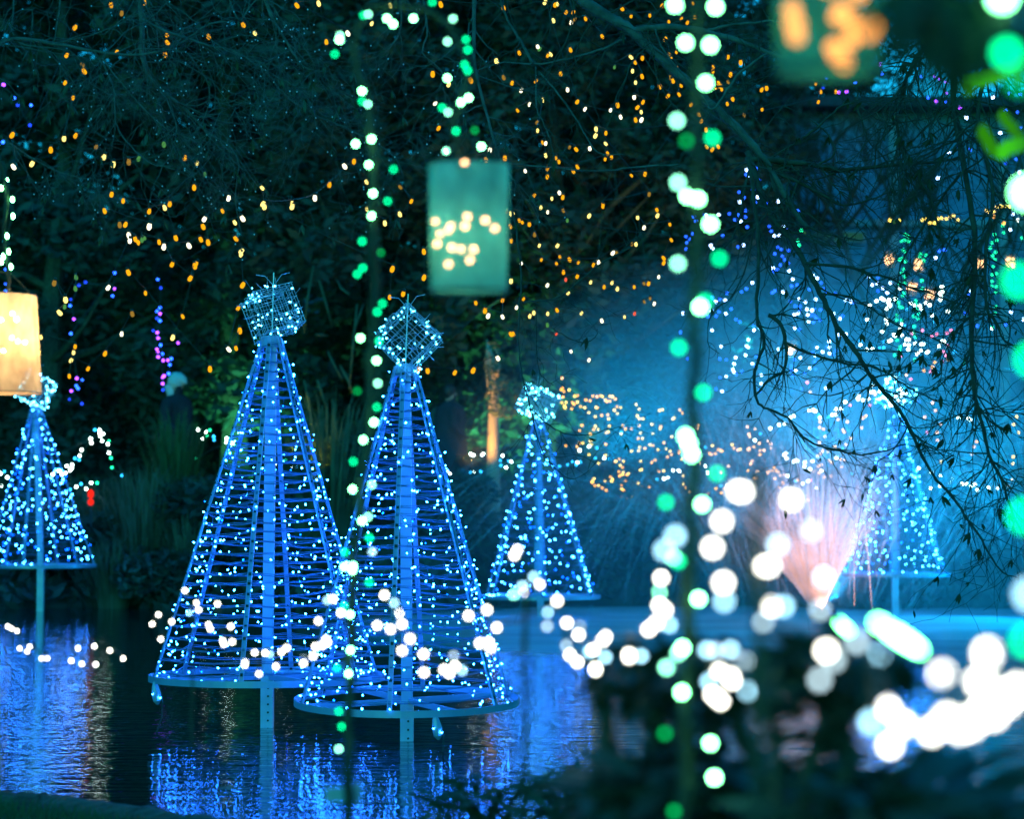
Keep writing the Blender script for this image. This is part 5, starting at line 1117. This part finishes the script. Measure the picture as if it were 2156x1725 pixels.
stake('thicker dark stake with the big pale bulbs, right of the right-hand green rod', 2.25, [(1590, 1800), (1593, 1500), (1596, 1300), (1593, 1150), (1597, 985)], .0075,
      F(2, 2, "1900,690;1945,695;1768,942;1688,1165;1780,1460;1787,1615,b;1375,1067,b;1285,1187,b;2130,1320") + F(3, 2, "195,760;360,1020,d;80,1140,b;10,1320;465,1417,b;30,1660;130,1660,b;435,1690,d") + F(2, 3, "2110,60,d"))
# large bright bulbs lying on the thicket
t = thing('bulb_spotlight', P(1885, 1336, 1.75), 'long green-white bulb glaring above the thicket at lower right', 'spotlight')
sp_me = C9['big']
d = (P(1925, 1362, 1.75) - P(1845, 1310, 1.75)).normalized()
place('bulb', sp_me, t, P(1885, 1336, 2.1), Vector((0, 0, -1)).rotation_difference(d).to_euler(), (.27, .27, 1.15))
b = MB(); b.tube([P(1868, 1326, 1.76), P(1850, 1330, 1.77), P(1840, 1400, 1.8), P(1850, 1500, 1.85)], .003, 6); b.part('cable', M['wire'], t)
t = thing('bulb_spotlight', P(1775, 1318, 1.9), 'small green-white bulb just left of the long glaring one', 'spotlight')
d = (P(1790, 1332, 1.9) - P(1762, 1304, 1.9)).normalized()
place('bulb', sp_me, t, P(1775, 1318, 2.6), Vector((0, 0, -1)).rotation_difference(d).to_euler(), (.15, .15, .42))
b = MB(); b.tube([P(1772, 1314, 1.91), P(1765, 1340, 1.92), P(1770, 1420, 1.95), P(1780, 1500, 2.0)], .002, 6); b.part('cable', M['wire'], t)
# cable box at the foot of the crook rod
c = P(725, 1680, YM + .05); t = thing('cable_box', c, 'pale cable box fixed low on the crook-shaped rod', 'cable box')
b = MB(); b.box(P(705, 1674, YM + .04), .040, .03, .030); b.part('lid', M['box'], t)
b = MB(); b.box(P(748, 1672, YM + .04), .026, .03, .040); b.part('socket', M['box'], t)

# near boughs at the top right, with twig stubs whose green light is painted as glow
random.seed(19)
base = Vector((1.55, 1.6, .1)); t = thing('hanging_bough', P(2180, -60, 1.7), 'blurred dark leafy bough with glowing green stubs at the top right corner', 'bough')
tb = thing('glow_stub', P(2150, 306, 4.4), 'blurred twig stubs near the top right corner, their yellow-green light put in as glow', 'twig stub')
M['tube'] = emis('stub_green_glow', (.05, .62, .015), .95); M['stub_dim'] = emis('stub_green_glow_dim', (.05, .50, .01), .5)  # stubs are no lamps; the green light on them is painted as emission
for pts_, r_, mm in (([(2160, 135), (2115, 150), (2080, 166), (2034, 176)], .014, 'tube'), ([(2034, 176), (2044, 198)], .012, 'stub_dim'), ([(2190, 288), (2150, 304), (2100, 320)], .015, 'tube'), ([(2098, 318), (2080, 298), (2064, 272)], .0125, 'stub_dim'), ([(2108, 236), (2126, 262), (2142, 286)], .011, 'stub_dim'), ([(2142, 150), (2143, 176)], .010, 'stub_dim')):
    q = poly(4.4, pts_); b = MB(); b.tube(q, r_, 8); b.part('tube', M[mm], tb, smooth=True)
b = MB(); b.tube(poly(1.7, [(2210, 200), (2190, -20), (2100, -70), (1950, -80), (1850, -60)]), [.01] * 17, 8); b.part('branch', M['barkdark'], t, smooth=True)
for i in range(240):
    px = 2165 - (RN() ** .8) * 290; lim = 20 + 95 * smooth((px - 1840) / 170) - 25 * smooth((px - 2050) / 100); place('leaf', LS, t, P(px, -70 + (lim + 70) * RN(), 1.75 + U(-.18, .25)), (U(-.8, .8), U(0, 1.4), U(0, 6.28)), U(.7, 1.2))
